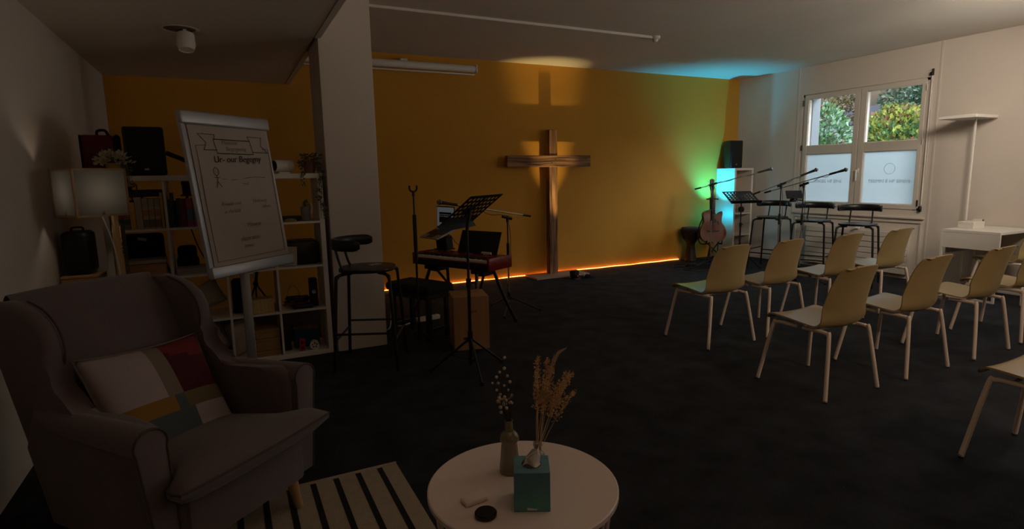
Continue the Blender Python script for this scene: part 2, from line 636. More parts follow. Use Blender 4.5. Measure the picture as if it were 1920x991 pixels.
# rod of the fanlight opener at the right of the window
rod = thing('window_opener_rod', 'thin white opener rod with dark brackets right of the window', 'rod', (XR, 4.185, 1.7))
MB().cyl((-0.010, 0, -0.74), (-0.010, 0, 0.84), 0.007, seg=8).build('rod', M_white, rod)
MB().box((-0.022, 0, 0.85), (0.044, 0.03, 0.04), bev=0.005).box((-0.016, -0.008, 0.885), (0.03, 0.014, 0.05), bev=0.004).build('bracket', M_darkmetal, rod)
MB().box((-0.02, 0.004, -0.79), (0.04, 0.028, 0.07), bev=0.005).build('bracket', M_darkmetal, rod)
MB().tube([(-0.014, -0.01, 0.8), (-0.008, -0.022, 0.1), (-0.008, -0.02, -0.35)], 0.003, 6, smooth=4).build('pull_cord', M_white, rod)

# radiator cover under the window: five slats one above the other
rad = thing('radiator_cover', 'low white slatted radiator cover under the window behind the stools', 'radiator', (XR, 5.0, 0))
MB().box((-0.03, 0, 0.34), (0.05, 1.46, 0.56)).build('back_panel', M_frame, rad)
for i in range(7):
    MB().box((-0.064, 0, 0.095 + i * 0.078), (0.018, 1.44, 0.07), bev=0.004).build('slat', M_frame, rad)
vk = MB().cyl((-0.06, 0, 0), (-0.12, 0, 0), 0.016, seg=12).box((-0.045, 0, 0), (0.04, 0.05, 0.05), bev=0.006)
tag(vk.build('thermostat_valve', M_white), 'small white thermostat knob on the slatted radiator cover', 'valve', loc=(XR - 0.03, 4.93, 0.63))

# ================================================================ ceiling and wall fittings
con = thing('ceiling_conduit', 'thin white surface conduit across the ceiling ending in a sensor', 'conduit', (1.0, 5.25, ZC))
MB().box((1.70, 0, -0.013), (3.40, 0.028, 0.026), bev=0.003).build('channel', M_whitem, con)
s_ = MB().cyl((3.43, 0, 0), (3.43, 0, -0.03), 0.055, 0.052, 20).cyl((3.43, 0, -0.03), (3.43, 0, -0.06), 0.035, 0.022, 16)
s_.build('sensor', M_white, con)
sp = thing('ceiling_spotlight', 'unlit white spotlight hanging from a round recess in the lowered ceiling', 'spotlight', (-0.19, 4.86, ZA))
MB().lathe([(0.125, -0.003), (0.125, -0.006), (0.104, -0.007), (0.102, -0.003)], 32, cap=False).build('trim_ring', M_white, sp)
MB().cyl((0, 0, -0.001), (0, 0, -0.0035), 0.103, seg=28).build('recess', mat('dark recess', (0.10, 0.07, 0.05), 0.5, var=0.4, scale=14), sp)
tilt = Matrix.Rotation(R(-14), 4, 'X')
b_ = MB()
b_.lathe([(0.03, 0.0), (0.058, -0.02), (0.062, -0.10), (0.05, -0.135), (0.0455, -0.13)], 24)
bmesh.ops.transform(b_.bm, matrix=Matrix.Translation((0.03, 0.05, -0.01)) @ tilt, verts=b_.bm.verts)
b_.build('lamp_body', M_white, sp)
MB().box((0.03, 0.02, -0.02), (0.02, 0.05, 0.04)).build('swivel_arm', M_white, sp)

scr = thing('projection_screen', 'rolled up white projection screen housing high on the yellow wall', 'screen', (1.95, 7.04, 2.78))
MB().tube([(-1.08, 0, 0), (1.05, 0, 0)], 0.045, 16).build('housing', M_white, scr)
MB().box((1.06, 0, 0), (0.03, 0.10, 0.10), bev=0.01).build('end_cap', M_white, scr)
MB().box((0, -0.012, -0.072), (2.08, 0.02, 0.018), bev=0.004).build('bottom_bar', M_white, scr)
for x in (-0.9, 0.12):
    MB().box((x, 0.04, 0.055), (0.10, 0.11, 0.035), bev=0.012).build('bracket', M_whitem, scr)

# ================================================================ cube shelf (room divider)
KX0, KX1, KY0, KY1 = -0.775, 0.698, 4.79, 5.18
ks = thing('cube_shelf', 'white open cube shelf with sixteen compartments standing beside the pillar', 'shelf', ((KX0 + KX1) / 2, (KY0 + KY1) / 2, 0))
W_, D_, T_, t_ = KX1 - KX0, KY1 - KY0, 0.038, 0.016
CW = (W_ - 2 * T_ - 3 * t_) / 4
MB().box((0, 0, T_ / 2), (W_, D_, T_), bev=0.002).build('bottom_board', M_white, ks)
MB().box((0, 0, T_ + 4 * CW + 3 * t_ + T_ / 2), (W_, D_, T_), bev=0.002).build('top_board', M_white, ks)
for s in (-1, 1):
    MB().box((s * (W_ / 2 - T_ / 2), 0, T_ + (4 * CW + 3 * t_) / 2), (T_, D_, 4 * CW + 3 * t_), bev=0.002).build('side_panel', M_white, ks)
for i in range(3):
    MB().box((0, 0, T_ + (i + 1) * CW + i * t_ + t_ / 2), (W_ - 2 * T_, D_, t_)).build('shelf_board', M_white, ks)
    for j in range(4):
        MB().box((-W_ / 2 + T_ + (i + 1) * CW + i * t_ + t_ / 2, 0, T_ + j * (CW + t_) + CW / 2), (t_, D_ - 0.002, CW)).build('divider', M_white, ks)


def cz(row):      # floor height of a compartment, row 0 on top
    return T_ + (3 - row) * (CW + t_) + 0.001


def cx(col):      # left inner face of a compartment
    return KX0 + T_ + col * (CW + t_)


KT = 2 * T_ + 4 * CW + 3 * t_ + 0.001

# things on top of the shelf
def loudspeaker(name, label, loc, rz, w, d, h, grille_side=True):
    t = thing(name, label, 'loudspeaker', loc, rz)
    poly = [(-w / 2, -d / 2), (w / 2, -d / 2), (w / 2 * 0.96, -d * 0.1), (w * 0.30, d / 2), (-w * 0.30, d / 2), (-w / 2 * 0.96, -d * 0.1)]
    MB().prism(poly, h, Matrix.Translation((0, 0, h / 2)), bev=0.018, seg=3).build('cabinet', M_black, t)
    MB().box((0, -d / 2 - 0.003, h / 2), (w * 0.88, 0.012, h * 0.90), bev=0.005).build('grille', mat('speaker grille', (0.006, 0.006, 0.006), 0.6, bump=0.6, bscale=500), t)
    MB().box((0, -d / 2 - 0.011, h * 0.13), (0.028, 0.004, 0.014), bev=0.002).build('badge', M_alu, t)
    return t


loudspeaker('loudspeaker', 'black plastic loudspeaker on top of the cube shelf', (-0.495, 5.00, KT), R(4), 0.25, 0.22, 0.345)
# dark red bag with black straps, topmost left
rb = thing('tote_bag', 'dark red bag with black trim on the left end of the cube shelf', 'bag', (-0.735, 5.06, KT), R(6))
MB().box((-0.05, 0, 0.145), (0.19, 0.13, 0.29), bev=0.014, seg=2).build('body', mat('dark red cloth', (0.13, 0.016, 0.012), 0.8, bump=0.2), rb)
MB().box((0.066, 0.0, 0.15), (0.04, 0.135, 0.29), bev=0.014).build('side_trim', M_blackfab, rb)
MB().box((-0.147, -0.01, 0.145), (0.014, 0.12, 0.29), bev=0.005).build('side_trim', M_blackfab, rb)
MB().tube([(-0.05, 0, 0.28), (-0.045, 0, 0.32), (0.0, 0, 0.325), (0.02, 0, 0.285)], 0.01, 6, smooth=4).build('handle', M_blackfab, rb)

# flowering plant
def leaf_cloud(mb, n, fn, size, aspect=0.5):
    for _ in range(n):
        p, d = fn()
        d = Vector(d)
        if d.length < 1e-6:
            d = Vector((0, 0, 1))
        d.normalize()
        s = size * random.uniform(0.6, 1.3)
        side = d.cross(Vector((random.uniform(-1, 1), random.uniform(-1, 1), random.uniform(-1, 1)))).normalized() * s * aspect
        p = Vector(p)
        a = mb.bm.verts.new(p)
        b = mb.bm.verts.new(p + d * s * 0.5 + side * 0.5)
        c = mb.bm.verts.new(p + d * s)
        e = mb.bm.verts.new(p + d * s * 0.5 - side * 0.5)
        f = mb.bm.faces.new((a, b, c, e))
        f.material_index = mb.mi


M_leaf = mat('pale green leaf', (0.16, 0.19, 0.09), 0.6)
M_petal = mat('cream petal', (0.60, 0.55, 0.40), 0.7)
fp = thing('potted_flower', 'cream flowering plant in a yellow pot in front of the red bag', 'plant', (-0.680, 4.865, KT))
MB().lathe([(0.035, 0), (0.05, 0.085), (0.053, 0.09), (0.045, 0.09), (0.043, 0.07)], 20).build('pot', mat('ochre pot', (0.50, 0.30, 0.08), 0.5), fp)
q = MB()
random.seed(3)


def _fl():
    a = random.uniform(0, 6.28)
    e = random.uniform(-0.1, 1.3)
    r = random.uniform(0.055, 0.115)
    d = Vector((math.cos(a) * math.cos(e), math.sin(a) * math.cos(e), math.sin(e)))
    return Vector((0, 0, 0.085)) + Vector((d.x * r, d.y * r * 0.7, d.z * r * 0.75)), d + Vector((random.uniform(-.6, .6), random.uniform(-.6, .6), random.uniform(-.3, .6)))


leaf_cloud(q, 420, _fl, 0.028, 0.55)
stuff(q.build('blossom', M_petal, fp, flat=True, recalc=False))
q = MB()
for k in range(14):
    a = random.uniform(-0.6, 0.5)
    q.tube([(0.04, -0.01, 0.09), (0.075 + 0.01 * math.cos(k), -0.05, 0.06 - 0.004 * k), (0.085 + 0.012 * math.sin(k * 2), -0.085, -0.004 - 0.006 * k)], 0.0018, 4, smooth=3)


def _tr():
    t = random.random()
    return Vector((0.08 + random.uniform(-.02, .02), -0.055 - 0.02 * t + random.uniform(-.01, .006), 0.07 - t * 0.12)), Vector((random.uniform(-1, 1), random.uniform(-1, 0.2), random.uniform(-1, .6)))


leaf_cloud(q, 110, _tr, 0.022, 0.5)
stuff(q.build('trailing_leaves', M_leaf, fp, flat=True, recalc=False))

# black boom leaning from the loudspeaker towards the flipchart
lb = thing('microphone_boom', 'black boom arm lying slanted beside the loudspeaker on the cube shelf', 'boom', (-0.375, 4.97, KT + 0.02))
MB().tube([(0.01, 0, 0.145), (0.33, -0.02, -0.005)], 0.0165, 10).build('tube', M_black, lb)
MB().box((0.325, -0.02, 0.0), (0.05, 0.05, 0.035), bev=0.006).build('end_grip', M_black, lb)

# white cylindrical projector / camera
cy = thing('cylinder_projector', 'small white cylindrical projector with a dark lens on the cube shelf', 'projector', (0.425, 4.93, KT), R(-62))
MB().cyl((0, -0.075, 0.062), (0, 0.075, 0.062), 0.046, seg=24).build('body', M_whitem, cy)
MB().lathe([(0.041, 0), (0.041, 0.004), (0.030, 0.006), (0.0, 0.003)], 24).build('lens', mat('dark lens', (0.01, 0.01, 0.012), 0.15), cy).matrix_local = Matrix.Translation((0, -0.0755, 0.062)) @ Matrix.Rotation(R(90), 4, 'X')
MB().box((0, 0, 0.008), (0.05, 0.10, 0.016), bev=0.004).build('foot', M_whitem, cy)

# trailing plant at the right end
tp = thing('trailing_plant', 'dark trailing plant in a brown pot on the right end of the cube shelf', 'plant', (0.625, 4.90, KT))
MB().lathe([(0.04, 0), (0.055, 0.095), (0.05, 0.095), (0.047, 0.07)], 20).build('pot', mat('brown pot', (0.17, 0.075, 0.045), 0.6), tp)
q = MB()
random.seed(11)


def _t1():
    a = random.uniform(0, 6.28)
    r = random.uniform(0.0, 0.085)
    return Vector((math.cos(a) * r, math.sin(a) * r * 0.8, 0.09 + random.uniform(-0.05, 0.06))), Vector((math.cos(a), math.sin(a), random.uniform(-.4, .8)))


leaf_cloud(q, 260, _t1, 0.030, 0.55)


def _t2():
    t = random.random() ** 1.2
    return Vector((0.055 + 0.018 * math.sin(t * 9) + random.uniform(-.014, .014), -0.125 + random.uniform(-.012, .012), 0.06 - t * 0.42)), Vector((random.uniform(-1, 1), random.uniform(-1, .4), random.uniform(-1, .3)))


leaf_cloud(q, 190, _t2, 0.024, 0.55)


def _t3():
    t = random.random()
    return Vector((-0.075 + random.uniform(-.012, .012), -0.125 + random.uniform(-.01, .01), 0.04 - t * 0.13)), Vector((random.uniform(-1, 1), random.uniform(-1, .4), random.uniform(-1, .3)))


leaf_cloud(q, 50, _t3, 0.022, 0.55)
stuff(q.build('foliage', mat('dusty dark leaf', (0.10, 0.105, 0.06), 0.6), tp, flat=True, recalc=False))
q = MB()
for k in range(5):
    q.tube([(0.02, -0.03, 0.09), (0.05, -0.11, 0.06), (0.055 + 0.012 * math.sin(k), -0.125, -0.08), (0.055 + 0.018 * math.cos(k * 2.1), -0.125, -0.2 - 0.04 * k)], 0.0014, 4, smooth=4)
q.build('vines', mat('vine stem', (0.08, 0.07, 0.03), 0.7), tp)


# ---------------------------------------------------------------- books and boxes in the compartments
def book(x0, w, h, d, z, cols, label, group, y=KY0 + 0.03, rz=0.0, names=None):
    t = thing('book', label, 'book', (x0 + w / 2, y + d / 2, z), rz, group)
    main = cols[0]
    MB().box((0, 0, h / 2), (w, d, h), bev=0.0015).build('cover', main, t)
    MB().box((0, 0.004, h / 2), (w * 0.72, d - 0.001, h + 0.0006)).build('page_block', M_paper, t)
    for (za, zb, m) in cols[1:]:
        MB().box((0, -d / 2 - 0.0006, (za + zb) / 2 * h), (w * 0.96, 0.0016, (zb - za) * h)).build('spine_print', m, t)
    return t


mg = mat('grey green spine', (0.18, 0.20, 0.17), 0.5)
mpk = mat('pink print', (0.42, 0.075, 0.075), 0.5)
mgr = mat('dark green print', (0.04, 0.13, 0.06), 0.5)
mtan = mat('tan spine', (0.51, 0.38, 0.24), 0.5)
mgb = mat('grey blue print', (0.33, 0.33, 0.32), 0.5)
morg = mat('orange print', (0.45, 0.24, 0.07), 0.5)
mbrn = mat('brown print', (0.18, 0.12, 0.09), 0.5)
mylw = mat('yellow cover', (0.66, 0.38, 0.02), 0.5)
mblu = mat('blue print', (0.10, 0.17, 0.24), 0.5)
mmag = mat('magenta print', (0.32, 0.06, 0.10), 0.5)
mdrd = mat('dark red cover', (0.15, 0.02, 0.015), 0.5)
mdgn = mat('dark green cover', (0.03, 0.05, 0.035), 0.5)
z = cz(0)
x = cx(0) + 0.004
g1 = 'books in the top left compartment'
for k in range(3):
    book(x, 0.0365, 0.16, 0.15, z, [mg, (0.5, 0.78, mpk), (0.22, 0.46, mgr)], ['grey book with pink and green spine, leftmost of three alike', 'grey book with pink and green spine, middle of three alike', 'grey book with pink and green spine beside the orange binder'][k], g1)
    x += 0.039
book(x, 0.0325, 0.19, 0.17, z, [mylw], 'orange yellow binder behind the lamp shade edge', g1)
x += 0.035
book(x, 0.042, 0.225, 0.17, z, [M_paper], 'thick cream white book in the top left compartment', g1)
x += 0.0445
for k in range(3):
    book(x, 0.0345, 0.215, 0.16, z, [mtan, (0.72, 0.97, mgb), (0.42, 0.62, morg), (0.05, 0.30, mbrn)], ['tan banded book beside the cream book', 'tan banded book, middle of three alike', 'tan banded book beside the tall yellow book'][k], g1)
    x += 0.037
book(x, 0.018, 0.255, 0.17, z, [mylw], 'tall thin yellow book at the divider', g1)
dev = MB().box((0, 0, 0.025), (0.24, 0.12, 0.05), bev=0.006).box((-0.09, 0, 0.06), (0.05, 0.08, 0.03), bev=0.008)
tag(dev.build('video_mixer', M_black), 'flat black device lying on top of the tan books', 'device', loc=(cx(0) + 0.205, KY0 + 0.115, z + 0.2265))
cb = MB().tube([(cx(0) + 0.125, KY0 + 0.22, z + 0.30), (cx(0) + 0.14, KY0 + 0.30, z + 0.30), (cx(0) + 0.10, KY0 + 0.395, z + 0.325)], 0.004, 6, smooth=5)
cb.tube([(cx(0) + 0.16, KY0 + 0.22, z + 0.30), (cx(0) + 0.15, KY0 + 0.30, z + 0.31), (cx(0) + 0.12, KY0 + 0.395, z + 0.325)], 0.004, 6, smooth=5)
cb.tube([(cx(0) + 0.16, KY0 + 0.21, z + 0.20), (cx(0) + 0.16, KY0 + 0.22, z + 0.30)], 0.004, 6)
cb.tube([(cx(0) + 0.125, KY0 + 0.21, z + 0.20), (cx(0) + 0.125, KY0 + 0.22, z + 0.30)], 0.004, 6)
cb.box((cx(0) + 0.14, KY0 + 0.235, z + 0.10), (0.10, 0.07, 0.2), bev=0.01)
tag(cb.build('power_adapter', M_black), 'black power adapter with two cables standing behind the tan books', 'adapter')
g2 = 'books in the second compartment of the top row'
x = cx(1) + 0.004
for k, (wd, h, m, lab) in enumerate(((0.014, 0.20, mdgn, 'thin black green book beside the divider, second compartment'), (0.016, 0.25, mdgn, 'tall thin dark book in the second compartment'), (0.016, 0.19, M_blackfab, 'thin black book before the red one'), (0.014, 0.21, mdgn, 'thin dark green book touching the red book'), (0.040, 0.205, mdrd, 'dark red book in the second compartment'))):
    book(x, wd, h, 0.15, z, [m], lab, g2)
    x += wd + 0.003
for k in range(4):
    book(x, 0.040, 0.205, 0.16, z, [mmag, (0.22, 0.62, mblu), (0.70, 0.93, mpk)], ['magenta and blue book next to the dark red one', 'magenta and blue book, second of its row', 'magenta and blue book at the flipchart edge', 'magenta and blue book hidden most by the flipchart'][k], g2)
    x += 0.045
ph = thing('tripod_clamp', 'small black phone tripod standing behind the books', 'tripod', (cx(1) + 0.12, KY0 + 0.27, z))
MB().box((0, 0, 0.27), (0.055, 0.03, 0.085), bev=0.008).box((0, 0, 0.318), (0.062, 0.045, 0.028), bev=0.006).build('clamp', M_black, ph)
MB().cyl((0, 0, 0.08), (0, 0, 0.24), 0.009).box((0, 0, 0.225), (0.085, 0.02, 0.012), bev=0.003).build('stem', M_black, ph)
for k in range(3):
    a = R(90 + 120 * k)
    MB().cyl((0, 0, 0.10), (0.07 * math.cos(a), 0.07 * math.sin(a), 0.006), 0.006, 0.005, 8).build('leg', M_black, ph)

# top right compartment
mg_ = thing('glass_jar', 'cloudy glass jar with a small plant in the top right compartment', 'jar', (cx(3) + 0.245, KY0 + 0.09, z))
MB().lathe([(0.030, 0.0), (0.036, 0.01), (0.038, 0.10), (0.036, 0.115), (0.033, 0.112), (0.033, 0.012)], 20).build('glass', mat('cloudy glass', (0.30, 0.28, 0.26), 0.35, alpha=0.75), mg_)
MB().tube([(0.037, 0, 0.05), (0.050, 0, 0.10), (0.040, 0, 0.135)], 0.010, 8, smooth=4).build('handle', M_whitem, mg_)
q = MB()
leaf_cloud(q, 40, lambda: (Vector((random.uniform(-.02, .02), random.uniform(-.02, .02), random.uniform(.09, .15))), Vector((random.uniform(-1, 1), random.uniform(-1, 1), 1))), 0.028)
stuff(q.build('leaves', M_leaf, mg_, flat=True, recalc=False))
tag(MB().box((0, 0, 0.0175), (0.20, 0.16, 0.035), bev=0.004).build('router_box', M_black), 'flat black box lying in the top right compartment', 'box', loc=(cx(3) + 0.115, KY0 + 0.18, z))
tag(MB().lathe([(0.0, 0), (0.045, 0.0), (0.048, 0.008), (0.03, 0.022), (0.0, 0.026)], 18).build('dried_slice', mat('dull yellow', (0.33, 0.24, 0.05), 0.8)), 'dull yellow flat dish in front of the flat black box', 'dish', loc=(cx(3) + 0.12, KY0 + 0.05, z))

# second row
z = cz(1)
wb = thing('wooden_box', 'light brown box with a white lid in the second row, leftmost compartment', 'box', (cx(0) + 0.19, KY0 + 0.115, z), R(3))
MB().box((0, 0, 0.05), (0.235, 0.19, 0.10), bev=0.004).build('body', M_box_w, wb)
MB().box((0, 0, 0.115), (0.24, 0.195, 0.026), bev=0.005).build('lid', M_linen, wb)
bb = thing('camera_bag', 'black carrying case behind the light brown box', 'bag', (cx(0) + 0.155, KY0 + 0.30, z))
MB().box((0, 0, 0.15), (0.26, 0.15, 0.30), bev=0.03, seg=3).build('body', M_blackfab, bb)
MB().box((0.0, -0.078, 0.265), (0.055, 0.006, 0.022), rot=Matrix.Rotation(R(12), 4, 'Y')).build('tag', M_linen, bb)
MB().tube([(0.07, -0.06, 0.30), (0.10, -0.085, 0.2), (0.145, -0.09, 0.06), (0.155, -0.09, 0.012)], 0.007, 6, smooth=4).build('strap', M_blackfab, bb)
bp = MB().box((0, 0, 0.10), (0.13, 0.08, 0.20), bev=0.03, seg=3).box((0.0, -0.005, 0.06), (0.15, 0.10, 0.12), bev=0.03, seg=2)
tag(bp.build('pouch', M_blackfab), 'soft black pouch in the second row beside the paper stack', 'pouch', loc=(cx(1) + 0.085, KY0 + 0.23, z))
ps = thing('paper_stack', 'stack of white paper lying in the second row at the flipchart edge', 'paper', (cx(1) + 0.17, KY0 + 0.13, z))
for k in range(4):
    MB().box((random.uniform(-.006, .006), random.uniform(-.006, .006), 0.006 + k * 0.012), (0.30, 0.21, 0.0115), rot=random.uniform(-.04, .04)).build('sheaf', M_paper, ps)
tag(MB().box((0, 0, 0.055), (0.03, 0.14, 0.11), bev=0.002).build('card_box', M_linen), 'upright white card standing on the paper stack', 'card', loc=(cx(1) + 0.29, KY0 + 0.15, z + 0.049))
st_ = MB().tube([(cx(1) + 0.12, KY0 + 0.30, z + 0.33), (cx(1) + 0.16, KY0 + 0.27, z + 0.18), (cx(1) + 0.21, KY0 + 0.25, z + 0.055)], 0.005, 6, smooth=5)
tag(st_.build('cable', M_black), 'black cable hanging down in the second row, second compartment', 'cable')
cs = thing('equipment_case', 'black case in the second row beside the pillar', 'case', (cx(3) + 0.185, KY0 + 0.19, z))
MB().box((0, 0, 0.095), (0.27, 0.26, 0.19), bev=0.022, seg=2).build('body', M_black, cs)
cd = thing('greeting_card', 'white card leaning against the black case in the second row', 'card', (cx(3) + 0.10, KY0 + 0.035, z))
MB().box((0, 0.0, 0.08), (0.095, 0.004, 0.15), rot=Matrix.Rotation(R(-6), 4, 'X') @ Matrix.Rotation(R(4), 4, 'Y')).build('card', M_paper, cd)
MB().tube([(0.02 * math.cos(t), -0.006, 0.085 + 0.02 * math.sin(t)) for t in [i * 0.6 for i in range(10)]], 0.0012, 4).tube([(-0.025, -0.005, 0.045), (0.0, -0.005, 0.05), (0.028, -0.005, 0.044)], 0.0012, 4).build('drawing', M_ink2, cd)


def cushion(name, label, cat, loc, rot, w, h, t, m, mats=None, mfun=None, n=14, group=None, noise=0.0, parent=None):
    o = thing(name, label, cat, loc, 0, group)
    o.rotation_euler = rot
    random.seed(hash(label) % 1000 if False else len(label))

    def f(side):
        def g(u, v):
            a, b = u * 2 - 1, v * 2 - 1
            k = (1 - abs(a) ** 2.6) * (1 - abs(b) ** 2.6)
            pinch = 1 - 0.07 * (1 - a * a) * b * b * 1.0
            pin2 = 1 - 0.07 * (1 - b * b) * a * a * 1.0
            wv = noise * math.sin(a * 5 + b * 3) * math.cos(b * 4 - a * 2) * k
            return (a * w / 2 * pin2, b * h / 2 * pinch, side * (t / 2 * max(0.0, k) ** 0.55 + 0.004) + wv)
        return g
    q_ = MB()
    q_.surf(f(1), n, n, 0, mfun)
    q_.surf(f(-1), n, n, 0, None)
    bmesh.ops.remove_doubles(q_.bm, verts=q_.bm.verts, dist=0.0082)
    q_.build('cover', mats or m, o, ang=2.0)
    m = m or mats[1]
    pts = []
    for k in range(40):
        a = k / 40 * 4
        s, r_ = int(a), a - int(a)
        uv = [(r_, 0), (1, r_), (1 - r_, 1), (0, 1 - r_)][s]
        p = f(1)(*uv)
        pts.append((p[0], p[1], 0))
    MB().tube(pts, 0.004, 5, closed=True).build('seam', m, o)
    return o


# lower rows
cushion('cushion', 'cream cushion in the third row beside the armchair wing', 'cushion', (cx(1) + 0.168, KY0 + 0.16, cz(2) + 0.150), (R(70), R(-24), R(4)), 0.27, 0.20, 0.11, M_linen, noise=0.006)
cushion('cushion', 'cream crumpled cushion in the bottom row behind the far armrest', 'cushion', (cx(1) + 0.168, KY0 + 0.15, cz(3) + 0.155), (R(66), R(-22), R(4)), 0.27, 0.215, 0.12, M_linen, noise=0.012)
cushion('cushion', 'pale beige cushion standing in the bottom row behind the flipchart pole', 'cushion', (cx(2) + 0.068, KY0 + 0.17, cz(3) + 0.152), (R(84), R(76), R(0)), 0.28, 0.22, 0.09, M_linen)
z = cz(2)
sb = thing('striped_box', 'small box with yellow and white stripes in the third row', 'box', (cx(2) + 0.215, KY0 + 0.085, z), R(4))
MB().box((0, 0, 0.055), (0.17, 0.12, 0.11), bev=0.003).build('body', M_linen, sb)
for k in range(6):
    MB().box((-0.07 + k * 0.028, -0.0605, 0.055), (0.013, 0.002, 0.104)).build('stripe', mylw, sb)
for k in range(6):
    MB().box((-0.07 + k * 0.028, 0, 0.1105), (0.013, 0.112, 0.002)).build('stripe', mylw, sb)
tri = thing('mini_tripod', 'folded black tripod behind the striped box', 'tripod', (cx(2) + 0.19, KY0 + 0.27, z))
MB().cyl((0, 0, 0.20), (0.02, 0, 0.31), 0.012).sph((0, 0, 0.20), 0.022, 10).build('hub', M_black, tri)
for dx, dy in ((-0.07, 0.0), (0.11, 0.02), (0.0, 0.08)):
    MB().cyl((0, 0, 0.20), (dx, dy, 0.008), 0.007, 0.006, 8).build('leg', M_black, tri)
ch = MB().box((0, 0, 0.13), (0.11, 0.16, 0.26), bev=0.02)
tag(ch.build('black_pouch', M_blackfab), 'upright black pouch in the third row left of the flipchart pole', 'pouch', loc=(cx(2) + 0.065, KY0 + 0.20, z))
cable = []
for k in range(46):
    a = k * 0.55
    rr = 0.075 + 0.02 * math.sin(k * 1.7)
    cable.append((rr * math.cos(a) * 1.1, rr * math.sin(a) * 0.8, 0.010 + 0.0016 * k + 0.006 * math.sin(k * 2.3)))
cc = thing('cable_bundle', 'coiled black cables with a red strap in the third row beside the divider', 'cable', (cx(3) + 0.125, KY0 + 0.17, z))
MB().tube(cable, 0.007, 6, smooth=2).build('coil', M_black, cc)
MB().tube([(-0.10, -0.06, 0.03), (-0.02, -0.085, 0.035), (0.08, -0.07, 0.03), (0.10, -0.04, 0.02)], 0.009, 6, smooth=4).build('strap', mdrd, cc)
lo = MB().tube([(-0.06, 0.02, 0.02), (-0.055, 0.03, 0.11), (-0.02, 0.03, 0.165), (0.025, 0.03, 0.13), (0.05, 0.03, 0.03)], 0.003, 6, smooth=5)
lo.build('loose_loop', M_alu, cc)
sg = MB().box((0, 0, 0.018), (0.16, 0.065, 0.032), bev=0.012, seg=2).sph((-0.045, 0, 0.026), 0.028, 10, (1.3, 1, 0.7)).sph((0.045, 0, 0.026), 0.028, 10, (1.3, 1, 0.7))
tag(sg.build('glasses_case', M_black), 'small black case in front of the cable bundle', 'case', loc=(cx(3) + 0.165, KY0 + 0.045, z))
wsp = thing('small_speaker', 'slim black upright speaker with a round badge in the third row', 'speaker', (cx(3) + 0.262, KY0 + 0.12, z))
MB().box((0, 0, 0.115), (0.062, 0.075, 0.23), bev=0.006).build('body', M_black, wsp)
MB().lathe([(0.014, 0), (0.017, 0.002), (0.014, 0.004), (0.0105, 0.002)], 20).build('badge', M_alu, wsp).matrix_local = Matrix.Translation((0, -0.036, 0.12)) @ Matrix.Rotation(R(90), 4, 'X')
z = cz(3)
for k, (h, lab) in enumerate(((0.045, 'brown card box at the bottom of the kraft stack'), (0.10, 'brown card box, middle of the kraft stack'), (0.075, 'brown card box on top of the kraft stack'))):
    zz = z + (0, 0.0455, 0.146)[k]
    t = thing('kraft_box', lab, 'box', (cx(2) + 0.235 + (0.0, 0.003, -0.003)[k], KY0 + 0.13, zz), R((1, -2, 3)[k]), 'kraft boxes in the bottom row')
    MB().box((0, 0, h / 2 - 0.008), (0.178, 0.20, h - 0.016), bev=0.003).build('body', M_kraft, t)
    MB().box((0, 0, h - 0.0125), (0.183, 0.206, 0.022), bev=0.003).build('lid', M_kraft, t)
tag(MB().box((0, 0, 0.075), (0.20, 0.15, 0.15), bev=0.006).build('storage_box', mat('blue plastic', (0.012, 0.07, 0.12), 0.4)), 'dark blue plastic box in the bottom right compartment', 'box', loc=(cx(3) + 0.19, KY0 + 0.22, z))
rd = thing('red_gadget', 'bright red block with two round holes in front of the blue box', 'toy', (cx(3) + 0.137, KY0 + 0.055, z))
MB().box((0, 0, 0.05), (0.045, 0.04, 0.10), bev=0.004).build('body', mat('bright red plastic', (0.42, 0.012, 0.03), 0.4), rd)
for zz in (0.026, 0.072):
    MB().cyl((0, -0.0195, zz), (0, -0.0225, zz), 0.012, seg=14).build('hole', M_black, rd)
wk = thing('round_socket', 'round white object with dark dots in the bottom right compartment', 'socket', (cx(3) + 0.232, KY0 + 0.055, z))
MB().cyl((0, -0.02, 0.036), (0, 0.03, 0.036), 0.036, seg=24).build('disc', M_whitem, wk)
for k in range(5):
    a = k * 1.2566 + 0.3
    MB().cyl((0.018 * math.cos(a), -0.0195, 0.036 + 0.018 * math.sin(a)), (0.018 * math.cos(a), -0.0225, 0.036 + 0.018 * math.sin(a)), 0.006, seg=10).build('dot', M_black, wk)
tag(MB().box((0, 0, 0.09), (0.055, 0.12, 0.18), bev=0.004).build('folder_box', M_black), 'narrow black box at the left of the bottom right compartment', 'box', loc=(cx(3) + 0.035, KY0 + 0.17, z))

# ================================================================ left corner behind the armchair
# dark trunk with a wooden box and a black case stacked on it
lt = thing('side_table', 'pale wooden side table behind the armchair carrying the wooden chest', 'table', (-0.78, 4.44, 0))
MB().box((0, 0, 0.665), (0.38, 0.52, 0.022), bev=0.004).build('table_top', M_pine, lt)
for sx in (-1, 1):
    for sy in (-1, 1):
        MB().box((sx * 0.165, sy * 0.235, 0.327), (0.035, 0.035, 0.654), bev=0.003).build('leg', M_pine, lt)
wc = thing('wooden_chest', 'orange brown wooden box on the side table beside the lamp', 'box', (-0.875, 4.58, 0.677), R(-3))
MB().box((0, 0, 0.075), (0.20, 0.22, 0.15), bev=0.004).build('body', M_box_w, wc)
MB().box((0, 0, 0.158), (0.205, 0.225, 0.016), bev=0.003).build('lid', M_box_w, wc)
bc = thing('black_case', 'rounded black case on top of the orange brown wooden box', 'case', (-0.885, 4.60, 0.844), R(-3))
MB().box((0, 0, 0.14), (0.16, 0.19, 0.28), bev=0.035, seg=4).build('body', M_black, bc)
